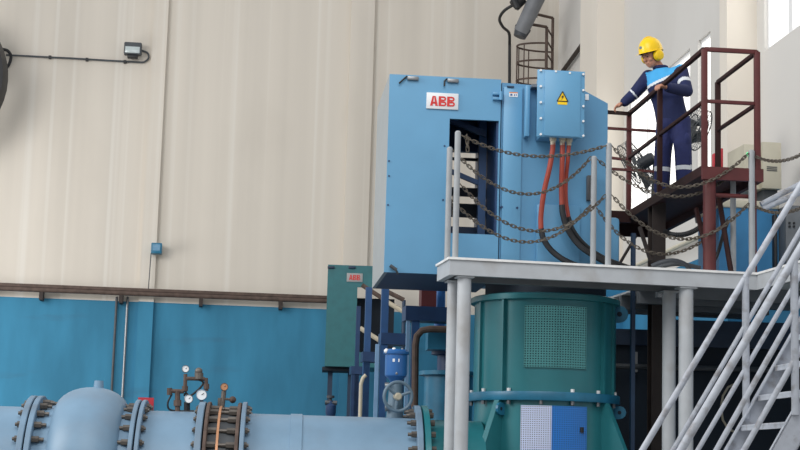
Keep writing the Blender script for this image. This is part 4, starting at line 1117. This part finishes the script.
# jacket
j = MB()
mid = lambda t: pelvis.lerp(neckb, t)
waist_p = mid(.12)
def lerp_tab(tab, t):
    for (a, *p), (c, *q2) in zip(tab, tab[1:]):
        if a <= t <= c: return [x + (y - x) * (t - a) / (c - a) for x, y in zip(p, q2)]
    return list(tab[-1][1:])
TAB = ((-.1, .2, .15), (.2, .188, .142), (.5, .195, .142), (.68, .205, .142), (.8, .19, .128), (.9, .145, .105))
for i_ in range(26):
    t = -.1 + i_ * .04; wd, dp = lerp_tab(TAB, t)
    j.ell(mid(t) + fwd * (.012 if .4 < t < .7 else 0), (side * wd, fwd * dp, V((0, 0, .09))), 24, 12)
j.cap(mid(.9), .088, mid(.99), .07)
for s, e_, w_ in ((shR, elR, wrR), (shL, elL, wrL)):
    j.cap(mid(.8).lerp(s, .55), .09, s, .08); j.cap(s, .086, e_, .07); j.cap(e_, .07, w_.lerp(e_, .12), .056)
jk = remeshed(j, .011, 4)
bm = jk.bm
sa, sb = J(645.5, 87, -.1), J(676, 74, -.2)
def strip_z(p):
    t = (p.x - sa.x) / (sb.x - sa.x); return sa.z + (sb.z - sa.z) * t
def on_arm(p):
    best = 9
    for s, e_, w_ in ((shR, elR, wrR), (shL, elL, wrL)):
        for a_, b_ in ((s.lerp(e_, .12), e_), (e_, w_)):
            ab = b_ - a_; t = max(0, min(1, (p - a_).dot(ab) / ab.length_squared)); best = min(best, (p - (a_ + ab * t)).length)
    axis_p = neckb - pelvis; t = max(0, min(1, (p - pelvis).dot(axis_p) / axis_p.length_squared))
    r = p - (pelvis + axis_p * t); lat = abs(r.dot(side)) / .185
    return best < .095 and lat > .82
def band_arm(p, s, e_, t0, t1):
    ab = e_ - s; t = (p - s).dot(ab) / ab.length_squared
    return t0 < t < t1 and (p - (s + ab * t)).length < .12
for f in bm.faces:
    p = f.calc_center_median(); mi = 0
    arm = on_arm(p)
    if not arm:
        dz = p.z - strip_z(p)
        if -.022 < dz < .012: mi = 2
        elif dz >= .012 and (p - neckb).dot((neckb - pelvis).normalized()) < .02: mi = 1
        if (p - pelvis).dot((neckb - pelvis).normalized()) < .15: mi = 0
    if arm and band_arm(p, shL, elL, .5, .66): mi = 2
    if arm and band_arm(p, elR, wrR, -.02, .10): mi = 2
    f.material_index = mi
jk.build('jacket', [M['navycloth'], M['skyblue'], M['reflect']], wk, angle=3)
col = MB()
for k in range(15):
    a = -2.4 + 4.8 * k / 14
    pc_ = neckb + V((0, 0, .025)) + fwd * (.068 * math.cos(a)) + side * (.072 * math.sin(a))
    if k == 0: cp_ = [pc_]
    else: cp_.append(pc_)
col.tube(cp_, .02, 8).build('collar', M['navycloth'], wk)
zp1 = MB()
zpt = [mid(t) + fwd * (r_) for t, r_ in ((.5, .15), (.4, .152), (.2, .14), (0, .142))]
zp1.tube(curve_pts(zpt, 4), .004, 6).build('zip', M['navycloth2'], wk)

# trousers
tr_ = MB()
tr_.ell(pelvis - V((0, 0, .04)), (side * .185, fwd * .145, V((0, 0, .15))), 24, 12)
for h_, k_, a_ in ((hipR, knR, anR), (hipL, knL, anL)):
    tr_.cap(h_, .118, k_, .102); tr_.cap(k_, .102, a_ + V((0, 0, .02)), .092)
tt = remeshed(tr_, .012, 3)
for f in tt.bm.faces:
    p = f.calc_center_median(); f.material_index = 0
    for k_, a_ in ((knR, anR), (knL, anL)):
        ab = a_ - k_; t = (p - k_).dot(ab) / ab.length_squared
        if .36 < t < .46 and (p - (k_ + ab * t)).length < .12: f.material_index = 1
tro = tt.build('trousers', [M['navycloth2'], M['reflect']], wk, angle=3)
pk = knL.lerp(hipL, .32) + side * .075 + fwd * .02
MB().ell(pk, (side * .035, fwd * .06, V((0, 0, .085)))).build('cargo_pocket', M['navycloth2'], tro)
for a_ in (anR, anL):
    f_ = (fwd * .8 + V((-.3, 0, 0))).normalized()
    bo = MB(); bo.cap(a_ + V((0, 0, .02)), .052, a_ - V((0, 0, .04)), .05); bo.cap(a_ - V((0, 0, .055)), .044, a_ + f_ * .13 - V((0, 0, .06)), .038)
    bo2 = remeshed(bo, .01, 2)
    for v in bo2.bm.verts: v.co.z = max(v.co.z, footz + .001)
    bo2.build('boot', M['black'], wk, angle=3)
# helmet
hh = hp(-.012, 0, .05)
tl = (hu * .97 + hf * -.1).normalized(); tf = (hf - tl * hf.dot(tl)).normalized(); tl_l = tl.cross(tf)
he = MB(); seg, n_ = 40, 9
rings = []
for i in range(n_ + 1):
    a = PI / 2 * i / n_
    rings.append([he.bm.verts.new(hh + (tf * (.15 * math.cos(t2)) + hl * (.122 * math.sin(t2))) * math.cos(a) ** .75 + tl * (.16 * math.sin(a))) for t2 in (2 * PI * q_ / seg for q_ in range(seg))] if i < n_ else None)
topv = he.bm.verts.new(hh + tl * .16)
for i in range(n_ - 1):
    for q_ in range(seg): he.bm.faces.new((rings[i][q_], rings[i][(q_ + 1) % seg], rings[i + 1][(q_ + 1) % seg], rings[i + 1][q_]))
for q_ in range(seg): he.bm.faces.new((rings[n_ - 1][q_], rings[n_ - 1][(q_ + 1) % seg], topv))
# brim: widens to a peak at the front
out_, in2 = [], []
for q_ in range(seg):
    t2 = 2 * PI * q_ / seg; pk_ = .012 + .045 * max(0, math.cos(t2)) ** 2
    dv = (tf * .15 * math.cos(t2) + hl * .122 * math.sin(t2)); dn = dv.normalized()
    out_.append(he.bm.verts.new(hh + dv + dn * pk_ - tl * (.006 + .012 * max(0, math.cos(t2)))))
    in2.append(he.bm.verts.new(hh + dv * .95 - tl * .012))
for q_ in range(seg):
    r_ = (q_ + 1) % seg
    he.bm.faces.new((rings[0][q_], rings[0][r_], out_[r_], out_[q_])); he.bm.faces.new((out_[q_], out_[r_], in2[r_], in2[q_]))
hm = he.build('helmet', M['yellow'], wk, angle=.9)
MB().tube([hh - tl * .012 + (tf * .144 * math.cos(2 * PI * q_ / 32) + hl * .116 * math.sin(2 * PI * q_ / 32)) for q_ in range(32)], .009, 6, closed=True).build('headband', M['black'], hm)
MB().cap(hh + tf * .105 + tl * .02 + hl * -.095 * 0, .012, hh + tf * .06 + tl * .02, .01)
lg = hh + tf * .142 + tl * .055 - hl * .0
MB().ell(lg, (tf * .008, hl * .022, tl * .02), 12, 8).build('badge', M['wheel'], hm)
rb = MB()
rb.tube([hh + tf * (.142 * math.cos(a)) + tl * (.158 * math.sin(a) + .006) for a in (PI * q_ / 14 for q_ in range(1, 14))], .012, 8).build('ridge', M['yellow'], hm)
for s in (1, -1):
    ec = hp(-.014, .088 * s, -.01)
    em = MB().lathe([(0, .05), (.038, .05), (.058, .038), (.066, .015), (.066, -.005), (0, -.005)], ec, hl * s, 24).build('ear_cup', M['yellow'], wk)
    MB().lathe([(0, -.005), (.06, -.005), (.06, -.025), (0, -.025)], ec, hl * s, 20).build('cushion', M['black'], em)
    MB().tube([ec + hl * s * .02 + hu * .02 - hf * .03, ec + hu * .075 - hf * .02 + hl * s * .018, hh + hl * s * .115 + tl * .02 - hf * .02], .01, 6).build('arm', M['black'], em)

wk.scale = (PS, PS, PS)
fp_ = P(674, yfoot, STAND); wk.location = (fp_.x, fp_.y, zr)

# ------------------------------------------------------------------ light
sc = bpy.context.scene
wd = bpy.data.worlds.new('hall daylight'); sc.world = wd; wd.use_nodes = True
bg = wd.node_tree.nodes['Background']; bg.inputs['Color'].default_value = (.93, .96, 1, 1); bg.inputs['Strength'].default_value = .62
def area(name, loc, target, size, power, col=(1, 1, 1), sy=None):
    l = bpy.data.lights.new(name, 'AREA'); l.energy = power; l.size = size; l.color = col
    if sy: l.shape = 'RECTANGLE'; l.size_y = sy
    o = bpy.data.objects.new(name, l); C.objects.link(o); o.location = loc
    o.rotation_euler = (V(target) - V(loc)).to_track_quat('-Z', 'Y').to_euler(); return o
area('high_window_light', (-14, 14, 10), (-2, 30, 4), 9, 1700, (1, .99, .97), 6)
area('left_wall_fill', (-14.5, 30, 4.5), (-9, 36, 3.5), 5, 420, (1, .99, .98), 5)  # added fill that brightens the left wall, no window is built there
area('roof_light', (-1, 8, 13), (1, 22, 4), 8, 900, (1, .99, .97), 8)
sc.view_settings.view_transform = 'Standard'; sc.view_settings.look = 'None'; sc.view_settings.gamma = 1
sc.view_settings.use_curve_mapping = False; sc.view_settings.exposure = 0.0
